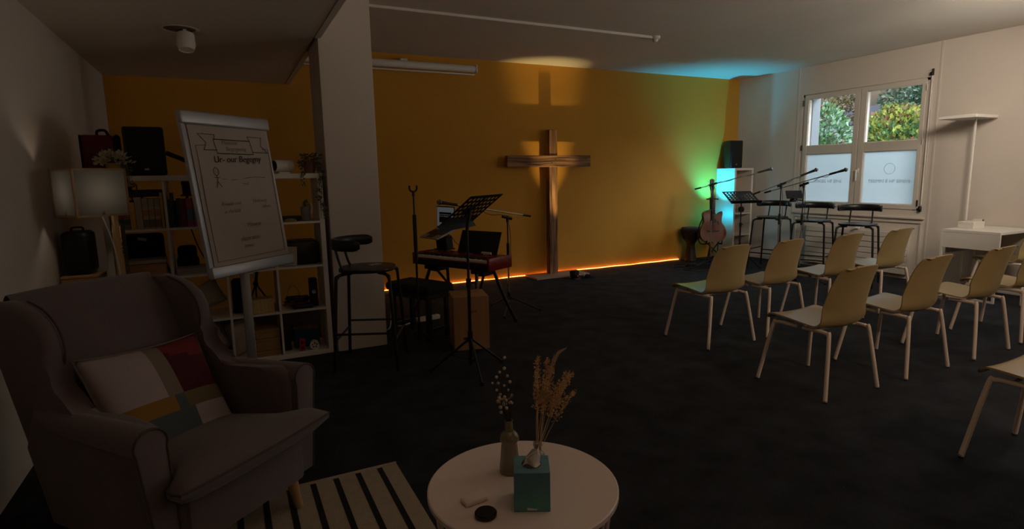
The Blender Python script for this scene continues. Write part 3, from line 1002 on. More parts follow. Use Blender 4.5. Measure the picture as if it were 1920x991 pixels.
MB().tube([(-0.03, 0, 0.275), (-0.028, 0, 0.30), (0.028, 0, 0.30), (0.03, 0, 0.275)], 0.007, 6, smooth=3).build('handle', M_black, bc)
bd = thing('game_board', 'thin dark board with white edge lettering between lamp and cube shelf', 'board', (-0.66, 4.60, 0.677), R(0))
MB().box((0, 0, 0.24), (0.05, 0.16, 0.48), bev=0.003).build('board', mbrn, bd)
text_mesh('CAVAS', 0.042, M_ink, 'lettering', bd, (0.012, -0.0905, 0.33), (R(90), R(90), 0), 0.0004)
MB().box((-0.0, -0.086, 0.24), (0.046, 0.008, 0.46), bev=0.002).build('light_edge', M_pine, bd)

# square lamp
la = thing('square_lamp', 'lit table lamp with a square white paper shade in a wooden frame', 'lamp', (-0.74, 4.31, 0.677), R(33))
S, ZB_, ZT_ = 0.28, 1.235 - 0.677, 1.51 - 0.677
M_shade = translucent_mat('white paper shade', (0.092, 0.088, 0.079), 0.6)
sh = MB()
for k in range(4):
    m_ = Matrix.Rotation(R(90 * k), 4, 'Z')
    v = [m_ @ Vector(p) for p in ((-S / 2, -S / 2, ZB_), (S / 2, -S / 2, ZB_), (S / 2, -S / 2, ZT_), (-S / 2, -S / 2, ZT_))]
    sh.bm.faces.new([sh.bm.verts.new(p) for p in v])
sh.build('shade', M_shade, la, flat=True, recalc=False)
fr = MB()
for k in range(4):
    m_ = Matrix.Rotation(R(90 * k), 4, 'Z')
    for z_ in (ZB_, ZT_):
        p = m_ @ Vector((0, -S / 2, z_))
        fr.box(p, (S + 0.012, 0.012, 0.012), rot=m_)
    p = m_ @ Vector((-S / 2, -S / 2, (ZB_ + ZT_) / 2))
    fr.box(p, (0.012, 0.012, ZT_ - ZB_), rot=m_)
fr.build('shade_frame', M_beech, la)
MB().box((0, 0, ZB_ + 0.02), (S, 0.012, 0.012)).box((0, 0, ZB_ + 0.02), (0.012, S, 0.012)).cyl((0, 0, ZB_ + 0.02), (0, 0, ZB_ + 0.112), 0.016).build('bulb_holder', M_beech, la)
M_bulb = mat('warm bulb', (1, 0.9, 0.8), emit=(1.0, 0.82, 0.62), estr=17.0)
MB().sph((0, 0, ZB_ + 0.145), 0.035, 14).build('bulb', M_bulb, la)
MB().box((0.07, -0.105, 0.29), (0.028, 0.028, 0.58), bev=0.002).box((0.035, -0.0525, ZB_ + 0.02), (0.02, 0.12, 0.012), rot=R(33)).build('wooden_post', M_pine, la)
MB().box((0.07, -0.06, 0.009), (0.16, 0.16, 0.018), bev=0.003).build('base', M_pine, la)
MB().tube([(0.02, -0.06, 0.56), (0.03, -0.13, 0.40), (0.045, -0.138, 0.25), (0.045, -0.137, 0.05), (0.02, -0.15, 0.006)], 0.004, 6, smooth=6).build('cord', M_white, la)

# ================================================================ flipchart
def frame_from(W, U, c):
    W, U = Vector(W).normalized(), Vector(U).normalized()
    Nn = W.cross(U)
    m = Matrix(((W.x, U.x, Nn.x, c[0]), (W.y, U.y, Nn.y, c[1]), (W.z, U.z, Nn.z, c[2]), (0, 0, 0, 1)))
    return m


fphi, fth = R(43.8), R(7.34)
fc_base = Vector((0.073, 4.34, 0))
fl = thing('flipchart', 'tall grey flipchart with a handwritten sheet beside the cube shelf', 'flipchart', fc_base)
Wv = Vector((math.cos(fphi), math.sin(fphi), 0))
Nv = Vector((math.sin(fphi), -math.cos(fphi), 0))
Uv = Vector((0, 0, 1)) * math.cos(fth) - Nv * math.sin(fth)
fcen = Vector((0.0866, 4.28, 1.3395))
FM = frame_from(Wv, Uv, fcen - fc_base)
FW, FH = 0.72, 1.03


def fpart(mb, name, m, **k):
    o = mb.build(name, m, fl, **k)
    o.matrix_local = FM
    return o


fpart(MB().box((0, 0, -0.012), (FW, FH, 0.018), bev=0.004), 'board', M_alu)
fpart(MB().box((0, FH / 2 - 0.035, 0.008), (FW + 0.012, 0.085, 0.036), bev=0.014, seg=3), 'clamp_bar', M_alu)
fpart(MB().box((0, -FH / 2 + 0.025, 0.012), (FW + 0.012, 0.075, 0.05), bev=0.012, seg=2), 'pen_tray', M_alu)
fpart(MB().box((-FW / 2 + 0.012, 0, 0.0), (0.03, FH, 0.026), bev=0.008, seg=2), 'edge_profile', M_alu)


def _sheet(u, v):
    a, b = (u - 0.5), (v - 0.5)
    return (a * 0.655 + 0.012, b * 0.92 + 0.01, 0.004 + 0.003 * math.sin(v * 9) * (1 - v) * u)


fpart(MB().surf(_sheet, 8, 20, 0.003), 'paper_sheet', M_paper)


def stroke(mb, pts, w=0.0018):
    mb.tube([(x, y, 0.0085) for x, y in pts], w, 4)


k = MB()
L0, R0, B0, T0 = -0.285, 0.325, -0.425, 0.335
stroke(k, [(L0 + 0.07, T0 - 0.02), (L0, T0 - 0.025), (L0 + 0.004, T0 - 0.12), (L0 - 0.004, -0.1), (L0, B0), (0.0, B0 + 0.004), (R0 - 0.012, B0 + 0.008), (R0 - 0.004, 0.0), (R0, T0 - 0.11), (R0 - 0.002, T0 - 0.03), (R0 - 0.055, T0 - 0.03)], 0.0016)
fpart(k, 'frame_line', M_ink)
k = MB()
tb, bb_ = 0.385, 0.275
stroke(k, [(-0.14, tb - 0.03), (0.165, tb - 0.03)], 0.003)
stroke(k, [(-0.14, tb - 0.03), (-0.125, bb_ - 0.01)], 0.0018)
stroke(k, [(0.165, tb - 0.03), (0.18, bb_ - 0.01)], 0.0018)
stroke(k, [(-0.125, tb), (-0.255, tb), (-0.20, tb - 0.055), (-0.225, bb_ + 0.01)], 0.002)
stroke(k, [(-0.125, tb), (-0.13, tb - 0.03)], 0.0018)
stroke(k, [(0.15, tb), (0.275, tb), (0.262, tb - 0.06), (0.315, bb_ + 0.005)], 0.002)
stroke(k, [(0.15, tb), (0.165, tb - 0.03)], 0.0018)
fpart(k, 'banner_outline', M_ink)
k = MB()
stroke(k, [(-0.125, bb_ - 0.01), (0.18, bb_ - 0.01)], 0.0034)
stroke(k, [(-0.225, bb_ + 0.01), (-0.125, bb_ + 0.012)], 0.0028)
stroke(k, [(0.18, bb_ + 0.005), (0.315, bb_ + 0.004)], 0.0028)
fpart(k, 'banner_underline', M_green_ink)


def ftext(t, x, y, s, m, shear=0.1, name='handwriting'):
    o = text_mesh(t, s, m, name, fl, align='LEFT', shear=shear, extrude=0.0006)
    o.matrix_local = FM @ Matrix.Translation((x, y, 0.0085)) @ Matrix.Rotation(R(1.5), 4, 'Z')
    return o


ftext('Moment', -0.08, 0.322, 0.04, M_ink2)
ftext('Begegnung', -0.05, 0.283, 0.04, M_ink2)
ftext('Ur- our Begegny', -0.165, 0.205, 0.060, M_ink, 0.12)
k = MB()
k.tube([(-0.165 + 0.02 * math.cos(a), 0.148 + 0.026 * math.sin(a), 0.0085) for a in [i * 0.5236 for i in range(12)]], 0.0017, 4, closed=True)
stroke(k, [(-0.165, 0.122), (-0.166, 0.085), (-0.18, 0.045)])
stroke(k, [(-0.166, 0.085), (-0.14, 0.048)])
stroke(k, [(-0.185, 0.11), (-0.145, 0.108)])
fpart(k, 'stick_figure', M_ink)
k = MB()
stroke(k, [(-0.13, 0.10), (-0.09, 0.098)], 0.0011)
stroke(k, [(-0.05, 0.092), (0.0, 0.095)], 0.0011)
stroke(k, [(0.05, 0.10), (0.10, 0.106), (0.16, 0.11), (0.25, 0.105)], 0.0011)
stroke(k, [(0.04, 0.07), (0.075, 0.06), (0.09, 0.075)], 0.0014)
fpart(k, 'dash_marks', M_ink)
for tw_, x_, y_, s_ in (('Kreativ und', -0.17, -0.075, 0.034), ('o ehrlich', -0.16, -0.125, 0.038), ('Hoffnung', 0.10, -0.065, 0.034), ('Leben', 0.17, -0.105, 0.034), ('- Wasser', -0.02, -0.225, 0.042), ('aktiv sein', -0.07, -0.315, 0.046), ('immer', -0.05, -0.36, 0.034)):
    ftext(tw_, x_, y_, s_, M_ink2)
# stand: column and foot
MB().box((0.0, 0, 0.42), (0.062, 0.045, 0.80), bev=0.012, seg=2).build('column', M_alu, fl)
MB().box((0.0, 0.0, 1.15), (0.05, 0.03, 0.75), rot=frame_from(Wv, Uv, (0, 0, 0)) @ Matrix.Identity(4) if False else R(40), bev=0.004).build('upper_column', M_alu, fl).location = (0.03, 0.03, 0)
MB().tube([(-0.10, 0.05, 0.032), (0.26, 0.10, 0.032)], 0.022, 10).tube([(-0.0, -0.30, 0.032), (0.02, 0.25, 0.032)], 0.022, 10).build('foot', M_alu, fl)
MB().box((0.0, 0, 0.07), (0.15, 0.09, 0.035), bev=0.008).build('foot_bracket', M_blackm, fl)
for p in ((-0.10, 0.05), (0.26, 0.10), (0, -0.30), (0.02, 0.25)):
    MB().cyl((p[0], p[1], 0), (p[0], p[1], 0.02), 0.024, seg=12).build('rubber_foot', M_black, fl)

# ================================================================ armchair
AX, AY = -0.247, 2.598
AC = thing('armchair', 'grey mauve wing armchair with wooden legs in the front left', 'armchair', (AX, AY, 0.0145), R(-49.5))
AC.scale = (0.97, 0.90, 0.97)
# local x = facing direction, local y = towards the far arm


def slab_xz(poly, y, th, bev, name, m, parent, seg=3):
    """side profile polygon in x-z, thickness th around y"""
    mt = Matrix.Translation((0, y, 0)) @ Matrix.Rotation(R(90), 4, 'X')
    return MB().prism(poly, th, mt, bev, seg).build(name, m, parent)


MB().box((0.06, 0, 0.235), (0.64, 0.64, 0.19), bev=0.03, seg=3).build('base', M_sofa, AC)
# seat cushion, T-shaped, bulged
def seat_f(side):
    def g(u, v):
        a, b = u * 2 - 1, v * 2 - 1
        fx = 0.08 + a * 0.40
        ww = 0.295 + 0.095 / (1 + math.exp(-(fx - 0.36) * 60))
        k_ = (1 - abs(a) ** 6) * (1 - abs(b) ** 6)
        return (fx + 0.015 * (1 - b * b) * (a > 0) * a, b * ww, 0.405 + 0.17 * (fx - 0.42) + side * (0.055 * k_ ** 0.4 + 0.012) + (0.022 * (1 - a * a) * (1 - b * b) if side > 0 else 0))
    return g


sc_ = MB()
sc_.surf(seat_f(1), 26, 20)
sc_.surf(seat_f(-1), 26, 20)
n_ = 26
for b_ in (0, 1):
    sc_.surf(lambda u, v, b_=b_: Vector(seat_f(1)(u, b_)).lerp(Vector(seat_f(-1)(u, b_)), v), 26, 3)
    sc_.surf(lambda u, v, b_=b_: Vector(seat_f(1)(b_, u)).lerp(Vector(seat_f(-1)(b_, u)), v), 20, 3)
bmesh.ops.remove_doubles(sc_.bm, verts=sc_.bm.verts, dist=0.002)
seatc = sc_.build('seat_cushion', M_sofa, AC, ang=1.2)
pts = []
for u in [i / 16 for i in range(17)]:
    pts.append(Vector(seat_f(1)(u, 0)) + Vector((0, 0, -0.004)))
for v in [i / 12 for i in range(1, 13)]:
    pts.append(Vector(seat_f(1)(1, v)) + Vector((0, 0, -0.004)))
for u in [1 - i / 16 for i in range(1, 17)]:
    pts.append(Vector(seat_f(1)(u, 1)) + Vector((0, 0, -0.004)))
MB().tube(pts, 0.005, 6).build('piping', M_seam, seatc)


# backrest: thick curved slab leaning back, rolled over at the top
def back_f(side):
    def g(u, v):
        b = u * 2 - 1
        t = v
        zz = 0.40 + 0.60 * t
        xx = -0.21 - 0.20 * t - (0.05 * max(0, t - 0.86) / 0.14 if side < 0 else 0.075 * (max(0, t - 0.78) / 0.22) ** 2)
        th = 0.14 * (1 - 0.35 * t)
        if side > 0:
            xx += 0.035 * (1 - b * b) * math.sin(math.pi * min(1, t * 1.05))
            zz += 0.02 * (1 - b * b) * t
        else:
            xx -= th
            zz -= 0.02 * t
        return (xx, b * (0.285 + 0.03 * t), zz)
    return g


bk = MB()
bk.surf(back_f(1), 16, 24)
bk.surf(back_f(-1), 16, 24)
for b_ in (0, 1):
    bk.surf(lambda u, v, b_=b_: Vector(back_f(1)(b_, u)).lerp(Vector(back_f(-1)(b_, u)), v), 24, 3)
    bk.surf(lambda u, v, b_=b_: Vector(back_f(1)(u, b_)).lerp(Vector(back_f(-1)(u, b_)), v) + Vector((0, 0, 0.035 * math.sin(math.pi * v) * (b_ == 1))), 16, 4)
bmesh.ops.remove_doubles(bk.bm, verts=bk.bm.verts, dist=0.003)
bk.build('backrest', M_sofa, AC, ang=1.1)

wing_poly = [(-0.60, 0.97), (-0.55, 1.00), (-0.47, 1.01), (-0.38, 1.01), (-0.29, 0.985), (-0.225, 0.94), (-0.19, 0.88), (-0.185, 0.82), (-0.20, 0.76), (-0.200, 0.71), (-0.175, 0.67), (-0.13, 0.642), (-0.06, 0.622), (0.04, 0.608), (0.04, 0.50), (-0.28, 0.30), (-0.34, 0.30)]
arm_poly = [(-0.27, 0.14), (-0.38, 0.45), (-0.30, 0.62), (-0.15, 0.605), (0.0, 0.612), (0.15, 0.622), (0.26, 0.63), (0.315, 0.615), (0.335, 0.57), (0.335, 0.14)]
for s in (-1, 1):
    wg = slab_xz([(x, z_) for x, z_ in wing_poly], s * 0.345, 0.085, 0.034, 'wing', M_sofa, AC, 4)
    ring = [Vector((x, s * (0.345 - 0.034), z_)) for x, z_ in wing_poly[3:13]]
    MB().tube(spline(ring, 3), 0.0045, 6).build('piping', M_seam, wg)
    ar = slab_xz(arm_poly, s * 0.355, 0.10, 0.036, 'armrest', M_sofa, AC, 4)
    # rolled pad on top and facing panel in front
    pad = MB()

    def padf(u, v, s=s):
        x = -0.22 + 0.57 * u
        a = v * 2 * math.pi
        rr = 1 - 0.25 * (1 - u)
        return (x, s * (0.368 + 0.020 * u) + 0.066 * rr * math.cos(a), 0.575 + 0.006 * u + 0.058 * rr * math.sin(a))
    pad.surf(padf, 12, 18)
    bmesh.ops.remove_doubles(pad.bm, verts=pad.bm.verts, dist=0.001)
    bmesh.ops.holes_fill(pad.bm, edges=pad.bm.edges)
    pad.build('arm_pad', M_sofa, ar, ang=1.2)
    fp_ = MB()
    ov = [(s * (0.368 + 0.02) + 0.064 * math.cos(a), 0.58 + 0.055 * math.sin(a)) for a in [R(-25 + i * 230 / 14) for i in range(15)]]
    base_y = s * 0.355
    outl = [(base_y + 0.045, 0.14)] + ov + [(base_y - 0.045, 0.14)]
    mt = Matrix.Translation((0.346, 0, 0)) @ Matrix(((0, 0, 1, 0), (1, 0, 0, 0), (0, 1, 0, 0), (0, 0, 0, 1)))
    fp_.prism(outl, 0.022, mt, 0.006, 2)
    fp_.build('front_panel', M_sofa, ar)
    MB().tube([Vector((0.358, y_, z_)) for y_, z_ in outl], 0.004, 6).build('piping', M_seam, ar)
MB().box((0.372, 0, 0.24), (0.05, 0.60, 0.20), bev=0.018, seg=2).build('front_rail', M_sofa, AC)
for sx, sy in ((0.33, 0.27), (0.33, -0.27), (-0.23, 0.27), (-0.23, -0.27)):
    MB().cyl((sx * 1.0, sy, 0.16), (sx * 1.09 if sx > 0 else sx * 1.25, sy * 1.05, 0.0), 0.030, 0.019, 14).build('leg', M_beech, AC)

# patchwork cushion in the armchair
P_w = mat('patch pale mauve', (0.36, 0.30, 0.31), 0.9)
P_gr = mat('patch warm grey', (0.19, 0.155, 0.13), 0.9)
P_rd = mat('patch dark red', (0.06, 0.005, 0.008), 0.9)
P_br = mat('patch bright red', (0.15, 0.016, 0.022), 0.9)
P_mu = mat('patch mustard', (0.27, 0.14, 0.02), 0.9)
P_bl = mat('patch slate blue', (0.075, 0.092, 0.105), 0.9)
P_ol = mat('patch olive brown', (0.15, 0.115, 0.055), 0.9)


def patch(u, v):
    if v > 0.50:
        if u < 0.47:
            return 0
        if u < 0.60:
            return 1
        return 3 if (v > 0.86 - 0.25 * (u - 0.6)) else 2
    if v > 0.36:
        if u < 0.52:
            return 4
        if u < 0.60:
            return 5
        return 6
    if u < 0.62:
        return 5
    if v < 0.12 and u > 0.72 or u > 0.9 and v < 0.2:
        return 4
    return 0


fx, fy = math.cos(R(-49.5)), math.sin(R(-49.5))


def ac_world(x, y, z_):
    return (AX + x * fx - y * fy, AY + x * fy + y * fx, z_)


pc = cushion('cushion', 'colourful patchwork cushion lying in the armchair', 'cushion', ac_world(-0.015, -0.035, 0.655), (0, 0, 0), 0.51, 0.53, 0.14, P_gr, [P_w, P_gr, P_rd, P_br, P_mu, P_bl, P_ol], patch, 24)
_t = R(33)
_ac = Matrix.Translation(ac_world(-0.075, 0.0, 0.530)) @ Matrix.Rotation(R(-49.5), 4, 'Z')
pc.matrix_world = _ac @ Matrix(((0, -math.sin(_t), math.cos(_t), 0), (1, 0, 0, 0), (0, math.cos(_t), math.sin(_t), 0), (0, 0, 0, 1))) @ Matrix.Rotation(R(-3), 4, 'Z')

# ================================================================ rug
rug = thing('rug', 'off white rug with narrow black stripes under the armchair', 'rug', (0, 0, 0))
RX0, RX1, RY0, RY1 = -0.62, 0.655, 1.15, 2.70
M_rug = mat('off white woven cotton', (0.42, 0.35, 0.27), 0.95, var=0.06, scale=30, bump=0.5, bscale=200)
M_rugb = mat('black woven cotton', (0.012, 0.012, 0.011), 0.95, bump=0.5, bscale=200)
MB().box(((RX0 + RX1) / 2, (RY0 + RY1) / 2, 0.004), (RX1 - RX0, RY1 - RY0, 0.008), bev=0.002).build('weave', M_rug, rug)
x = RX1 - 0.088
i = 0
while x > RX0 + 0.05:
    MB().box((x, (RY0 + RY1) / 2 - 0.012, 0.0075), (0.026, RY1 - RY0 - 0.03, 0.003)).build('stripe', M_rugb, rug)
    x -= 0.1045
MB().box(((RX0 + RX1) / 2, RY1 - 0.004, 0.005), (RX1 - RX0 + 0.006, 0.012, 0.010), bev=0.003).build('hem', M_rug, rug)

# ================================================================ round table and what stands on it
TX, TY, TZ = 0.785, 1.54, 0.44
tb = thing('round_table', 'round white tray table with a wire basket frame in the foreground', 'table', (TX, TY, 0))
M_tab = mat('white powder coated metal', (0.82, 0.70, 0.66), 0.4)
MB().lathe([(0.0, TZ - 0.004), (0.296, TZ - 0.004), (0.304, TZ - 0.003), (0.308, TZ - 0.006), (0.308, TZ - 0.020), (0.304, TZ - 0.024), (0.298, TZ - 0.024), (0.0, TZ - 0.014)], 72, cap=False).build('table_top', M_tab, tb)
wr = MB()
NW = 30
zt, zb = TZ - 0.022, 0.012
for k in range(NW):
    a0 = 2 * math.pi * k / NW
    for dd in ((0.20, 0.27) if k % 2 else (0.30, 0.14)):
        for sgn in (1, -1):
            a1 = a0 + sgn * dd
            wr.tube([(0.288 * math.cos(a0), 0.288 * math.sin(a0), zt), (0.245 * math.cos(a1), 0.245 * math.sin(a1), zb)], 0.0026, 5)
stuff(wr.build('wire_basket', M_tab, tb))
MB().tube([(0.245 * math.cos(t * R(7.5)), 0.245 * math.sin(t * R(7.5)), 0.0125) for t in range(48)], 0.004, 6, closed=True).build('bottom_ring', M_tab, tb)
MB().tube([(0.288 * math.cos(t * R(7.5)), 0.288 * math.sin(t * R(7.5)), TZ - 0.026) for t in range(48)], 0.004, 6, closed=True).build('top_ring', M_tab, tb)
TT = TZ - 0.0035
vm = mat('smoky green brown glass', (0.26, 0.21, 0.13), 0.12, trans=0.0, alpha=0.75, spec=0.7)
v1 = thing('ribbed_vase', 'tall ribbed smoky glass bottle vase with white dried flowers', 'vase', (0.782, 1.628, TT))
prof = [(0.030, 0.0), (0.034, 0.004), (0.033, 0.02), (0.026, 0.10), (0.0255, 0.105), (0.033, 0.118), (0.033, 0.128), (0.026, 0.140), (0.015, 0.148), (0.0135, 0.180), (0.0145, 0.184), (0.011, 0.184), (0.0105, 0.15)]
b_ = MB()
b_.lathe(prof, 32)
for v in b_.bm.verts:
    if 0.015 < v.co.z < 0.101:
        a = math.atan2(v.co.y, v.co.x)
        f_ = 1 + 0.035 * math.cos(16 * a)
        v.co.x *= f_
        v.co.y *= f_
b_.build('bottle', vm, v1)
random.seed(21)
ds = thing('dried_flowers', 'bunch of small white dried button flowers in the ribbed vase', 'flowers', (0.782, 1.628, TT))
q = MB()
hd = MB()
tips = [(-.052, 0.0, .315), (-.038, 0, .335), (-.027, 0.0, .352), (-.010, 0.01, .398), (-.011, -.01, .368), (.006, 0, .318), (-.033, 0.01, .31), (-.038, .0, .29), (-.013, 0, .305), (0.0, 0.0, .29), (-.002, 0.01, .335)]
for k in range(26):
    tips.append((random.uniform(-.036, .012), random.uniform(-.02, .02), random.uniform(.215, .275)))
Cc, Ss = math.cos(-_yaw), math.sin(-_yaw)
for tx_, ty_, tz_ in tips:
    p = Vector((tx_ * Cc - ty_ * Ss, tx_ * Ss + ty_ * Cc, tz_))
    q.tube([(0.0, 0.0, 0.14), (p.x * 0.35 + random.uniform(-.004, .004), p.y * 0.35, 0.14 + (p.z - 0.14) * 0.5), p], 0.0007, 4, smooth=3)
    hd.sph(p, random.uniform(0.0042, 0.0058), 7)
for tx_, tz_ in ((0.05, 0.42), (0.07, 0.46), (0.0, 0.47), (0.055, 0.345), (0.075, 0.26)):
    p = Vector((tx_ * Cc, tx_ * Ss, tz_ - 0.02))
    q.tube([(0.0, 0.0, 0.14), (p.x * 0.3, p.y * 0.3, 0.14 + (p.z - 0.14) * 0.55), p], 0.0005, 4, smooth=3)
q.build('stems', mat('thin dark stem', (0.06, 0.045, 0.03), 0.8), ds)
stuff(hd.build('flower_heads', mat('white dried flower', (0.55, 0.44, 0.36), 0.9), ds))

v2 = thing('small_vase', 'small clear glass bottle holding the dried grass', 'vase', (0.862, 1.578, TT))
MB().lathe([(0.022, 0), (0.025, 0.004), (0.0255, 0.055), (0.024, 0.068), (0.015, 0.078), (0.0125, 0.088), (0.0125, 0.096), (0.0155, 0.099), (0.0155, 0.108), (0.0105, 0.108), (0.010, 0.085)], 28).build('bottle', mat('clear bottle glass', (0.33, 0.28, 0.20), 0.08, alpha=0.55, spec=0.8), v2)
dg_ = thing('dried_grass', 'tall bunch of golden dried grass and plumes in the small vase', 'grass', (0.862, 1.578, TT))
random.seed(5)
sm, pl = MB(), MB()
M_straw = mat('golden straw', (0.78, 0.54, 0.30), 0.9)


def sprig(base, tip, bend, spread, n, smb, pmb, start=0.45):
    base, tip = Vector(base), Vector(tip)
    mid = (base + tip) / 2 + Vector(bend)
    pts_ = [base.lerp(mid, t).lerp(mid.lerp(tip, t), t) for t in [i / 10 for i in range(11)]]
    smb.tube(pts_, 0.0011, 4, rb=0.0005)
    for _ in range(n):
        t = start + (1 - start) * random.random()
        p = base.lerp(mid, t).lerp(mid.lerp(tip, t), t)
        w_ = spread * (1.25 - t) * random.uniform(0.2, 1)
        a = random.uniform(0, 6.28)
        off = Vector((math.cos(a) * w_, math.sin(a) * w_, random.uniform(0.2, 0.9) * w_ * 1.6))
        leaf_cloud(pmb, 2, lambda: (p + off + Vector((random.uniform(-.004, .004),) * 3), off + Vector((random.uniform(-.01, .01), random.uniform(-.01, .01), random.uniform(-.01, .02)))), 0.0075, 0.5)


def tp3(x_, z_, y_=0.0):
    return (x_ * Cc - y_ * Ss, x_ * Ss + y_ * Cc, z_)


for xx_, zz_, sp_, n_ in ((0.006, 0.395, 0.022, 150), (-0.002, 0.36, 0.02, 130), (0.038, 0.385, 0.026, 170), (0.055, 0.36, 0.026, 170), (0.10, 0.345, 0.03, 200), (0.118, 0.335, 0.026, 180), (0.122, 0.29, 0.024, 160), (0.085, 0.31, 0.026, 160), (0.03, 0.33, 0.024, 150)):
    sprig(tp3(random.uniform(-.006, .006), 0.06), tp3(xx_, zz_, random.uniform(-.03, .03)), tp3(-0.012 if xx_ > 0.06 else 0, 0.02), sp_, n_, sm, pl, 0.52)
# two long smooth plumes
pm = MB()
for P0, P1, P2, P3 in ((tp3(0.0, 0.05), tp3(0.03, 0.25), tp3(0.035, 0.40), tp3(0.085, 0.425)), (tp3(0.0, 0.05), tp3(-0.008, 0.22), tp3(0.0, 0.285), tp3(0.035, 0.285))):
    P0, P1, P2, P3 = map(Vector, (P0, P1, P2, P3))
    cv = [((1 - t) ** 3 * P0 + 3 * t * (1 - t) ** 2 * P1 + 3 * t * t * (1 - t) * P2 + t ** 3 * P3) for t in [i / 24 for i in range(25)]]
    sm.tube(cv[:20], 0.0012, 5)
    for j in range(14, 25):
        tt = (j - 14) / 10
        dirv = (cv[min(j + 1, 24)] - cv[j - 1]).normalized()
        for _ in range(70):
            rr = 0.0055 * math.sin(math.pi * min(0.98, tt * 0.9 + 0.08)) + 0.001
            a = random.uniform(0, 6.28)
            off = Vector((math.cos(a), math.sin(a), random.uniform(-.5, .5))) * rr * random.random()
            leaf_cloud(pm, 1, lambda: (cv[j] + off, dirv + off * 30), 0.014, 0.12)
sm.build('stems', M_straw, dg_)
stuff(pl.build('seed_heads', mat('brown seed head', (0.72, 0.46, 0.23), 0.9), dg_, flat=True, recalc=False))
stuff(pm.build('plumes', mat('silky plume', (0.72, 0.53, 0.36), 0.8), dg_, flat=True, recalc=False))

# tissue box
M_teal = mat('teal printed card', (0.12, 0.30, 0.33), 0.55, scale=9, col2=(0.10, 0.23, 0.29))
M_teal2 = mat('green teal printed card', (0.11, 0.33, 0.28), 0.55, scale=12, col2=(0.08, 0.24, 0.25))
tx = thing('tissue_box', 'cube shaped teal tissue box on the round table', 'tissue box', (0.762, 1.435, TT), R(-26.6))
MB().box((0, 0, 0.062), (0.108, 0.108, 0.124), bev=0.0015).build('carton', M_teal, tx)
MB().surf(lambda u, v: ((u - .5) * 0.104, -0.0548, 0.003 + v * (0.05 + 0.012 * math.sin(u * 7) + 0.008 * u)), 16, 4, 0.0006).build('printed_wave', M_teal2, tx)
MB().surf(lambda u, v: ((u - .5) * 0.030, -0.0556, 0.006 + v * 0.008 * (1 - u * 0.6)), 6, 2, 0.0004).build('white_mark', M_white, tx)
MB().lathe([(0.0, 0.1244), (0.030, 0.1244), (0.030, 0.1250), (0.0, 0.1250)], 28, cap=False).build('opening', mat('dark opening', (0.05, 0.06, 0.06), 0.8), tx)
tis = thing('tissue', 'white crumpled tissue pulled out of the teal tissue box', 'tissue', (0.762, 1.435, TT + 0.121), R(-26.6))
M_tis = mat('tissue paper', (0.80, 0.72, 0.68), 0.9)
MB().surf(lambda u, v: ((u - .5) * 0.062 * (1 - v * 0.72) + 0.020 * v * v + 0.003 * math.sin(v * 8 + u * 4), (0.012 * math.sin(u * 7) - 0.014 + 0.014 * v) * (1 - v * 0.4), 0.002 + v * 0.062 * (0.62 + 0.38 * u)), 18, 12, 0.0008).build('fold', M_tis, tis)
MB().surf(lambda u, v: ((u - .5) * 0.056 * (1 - v * 0.8) + 0.010 * v, 0.012 + 0.008 * math.sin(u * 7 + 1) * (1 - v), 0.002 + v * 0.044), 14, 8, 0.0008).build('fold', M_tis, tis)
co = MB().lathe([(0.0, 0), (0.030, 0), (0.033, 0.004), (0.033, 0.012), (0.030, 0.015), (0.0, 0.015)], 32, cap=False)
tag(co.build('black_coaster', mat('glossy black', (0.004, 0.004, 0.004), 0.2)), 'round black lidded puck on the round table', 'coaster', loc=(0.607, 1.434, TT))
wd = MB().box((0, 0, 0.008), (0.078, 0.045, 0.016), bev=0.006, seg=3)
tag(wd.build('soap_bar', M_tab), 'small white oblong case beside the black puck', 'case', loc=(0.607, 1.522, TT), rz=R(5))

# ================================================================ wooden cross on its base plate
cr = thing('wooden_cross', 'tall rough dark wooden cross standing before the yellow wall', 'cross', (4.127, 7.035, 0))
MB().box((0, 0, 1.03), (0.135, 0.10, 2.02), bev=0.006).build('upright', M_crossv, cr)
MB().box((-0.05, -0.026, 1.612), (1.335, 0.064, 0.155), bev=0.005).build('crossbar', M_crossh, cr)
for x_, z_ in ((-0.03, 1.59), (0.03, 1.64)):
    MB().cyl((x_, -0.0575, z_), (x_, -0.0605, z_), 0.008, seg=10).build('bolt', M_darkmetal, cr)
bp_ = MB().box((0.03, -0.09, 0.012), (0.86, 0.36, 0.024), bev=0.003)
bp_.build('base_plate', wood_mat('pale base board', (0.34, 0.24, 0.17), (0.40, 0.29, 0.21), 'X', 3), cr)

# floor spotlight in front of the cross
SPX, SPY = 4.22, 6.59
us = thing('floor_spotlight', 'black floor spotlight with a tiny red light at the foot of the cross', 'spotlight', (SPX, SPY, 0), R(-20))
MB().cyl((0, 0, 0.0), (0, 0, 0.018), 0.085, 0.08, 24).build('base', M_black, us)
ub = MB()
ub.lathe([(0.05, 0), (0.062, 0.02), (0.066, 0.085), (0.060, 0.088), (0.056, 0.06), (0.03, 0.05)], 24)
bmesh.ops.transform(ub.bm, matrix=Matrix.Translation((0, 0, 0.022)) @ Matrix.Rotation(R(-16), 4, 'X'), verts=ub.bm.verts)
ub.build('housing', M_black, us)
MB().sph((0.03, -0.066, 0.05), 0.006, 8).build('status_light', mat('red status light', (0.5, 0.0, 0.0), emit=(1.0, 0.02, 0.05), estr=0.6), us)
MB().sph((0.045, -0.060, 0.072), 0.006, 8).build('glint_screw', M_chrome, us)
MB().tube([(0.06, 0.01, 0.012), (0.16, -0.02, 0.008), (0.24, 0.01, 0.008), (0.30, 0.05, 0.008), (0.24, 0.08, 0.008), (0.17, 0.05, 0.012)], 0.007, 6, smooth=5).build('cable', M_black, us)
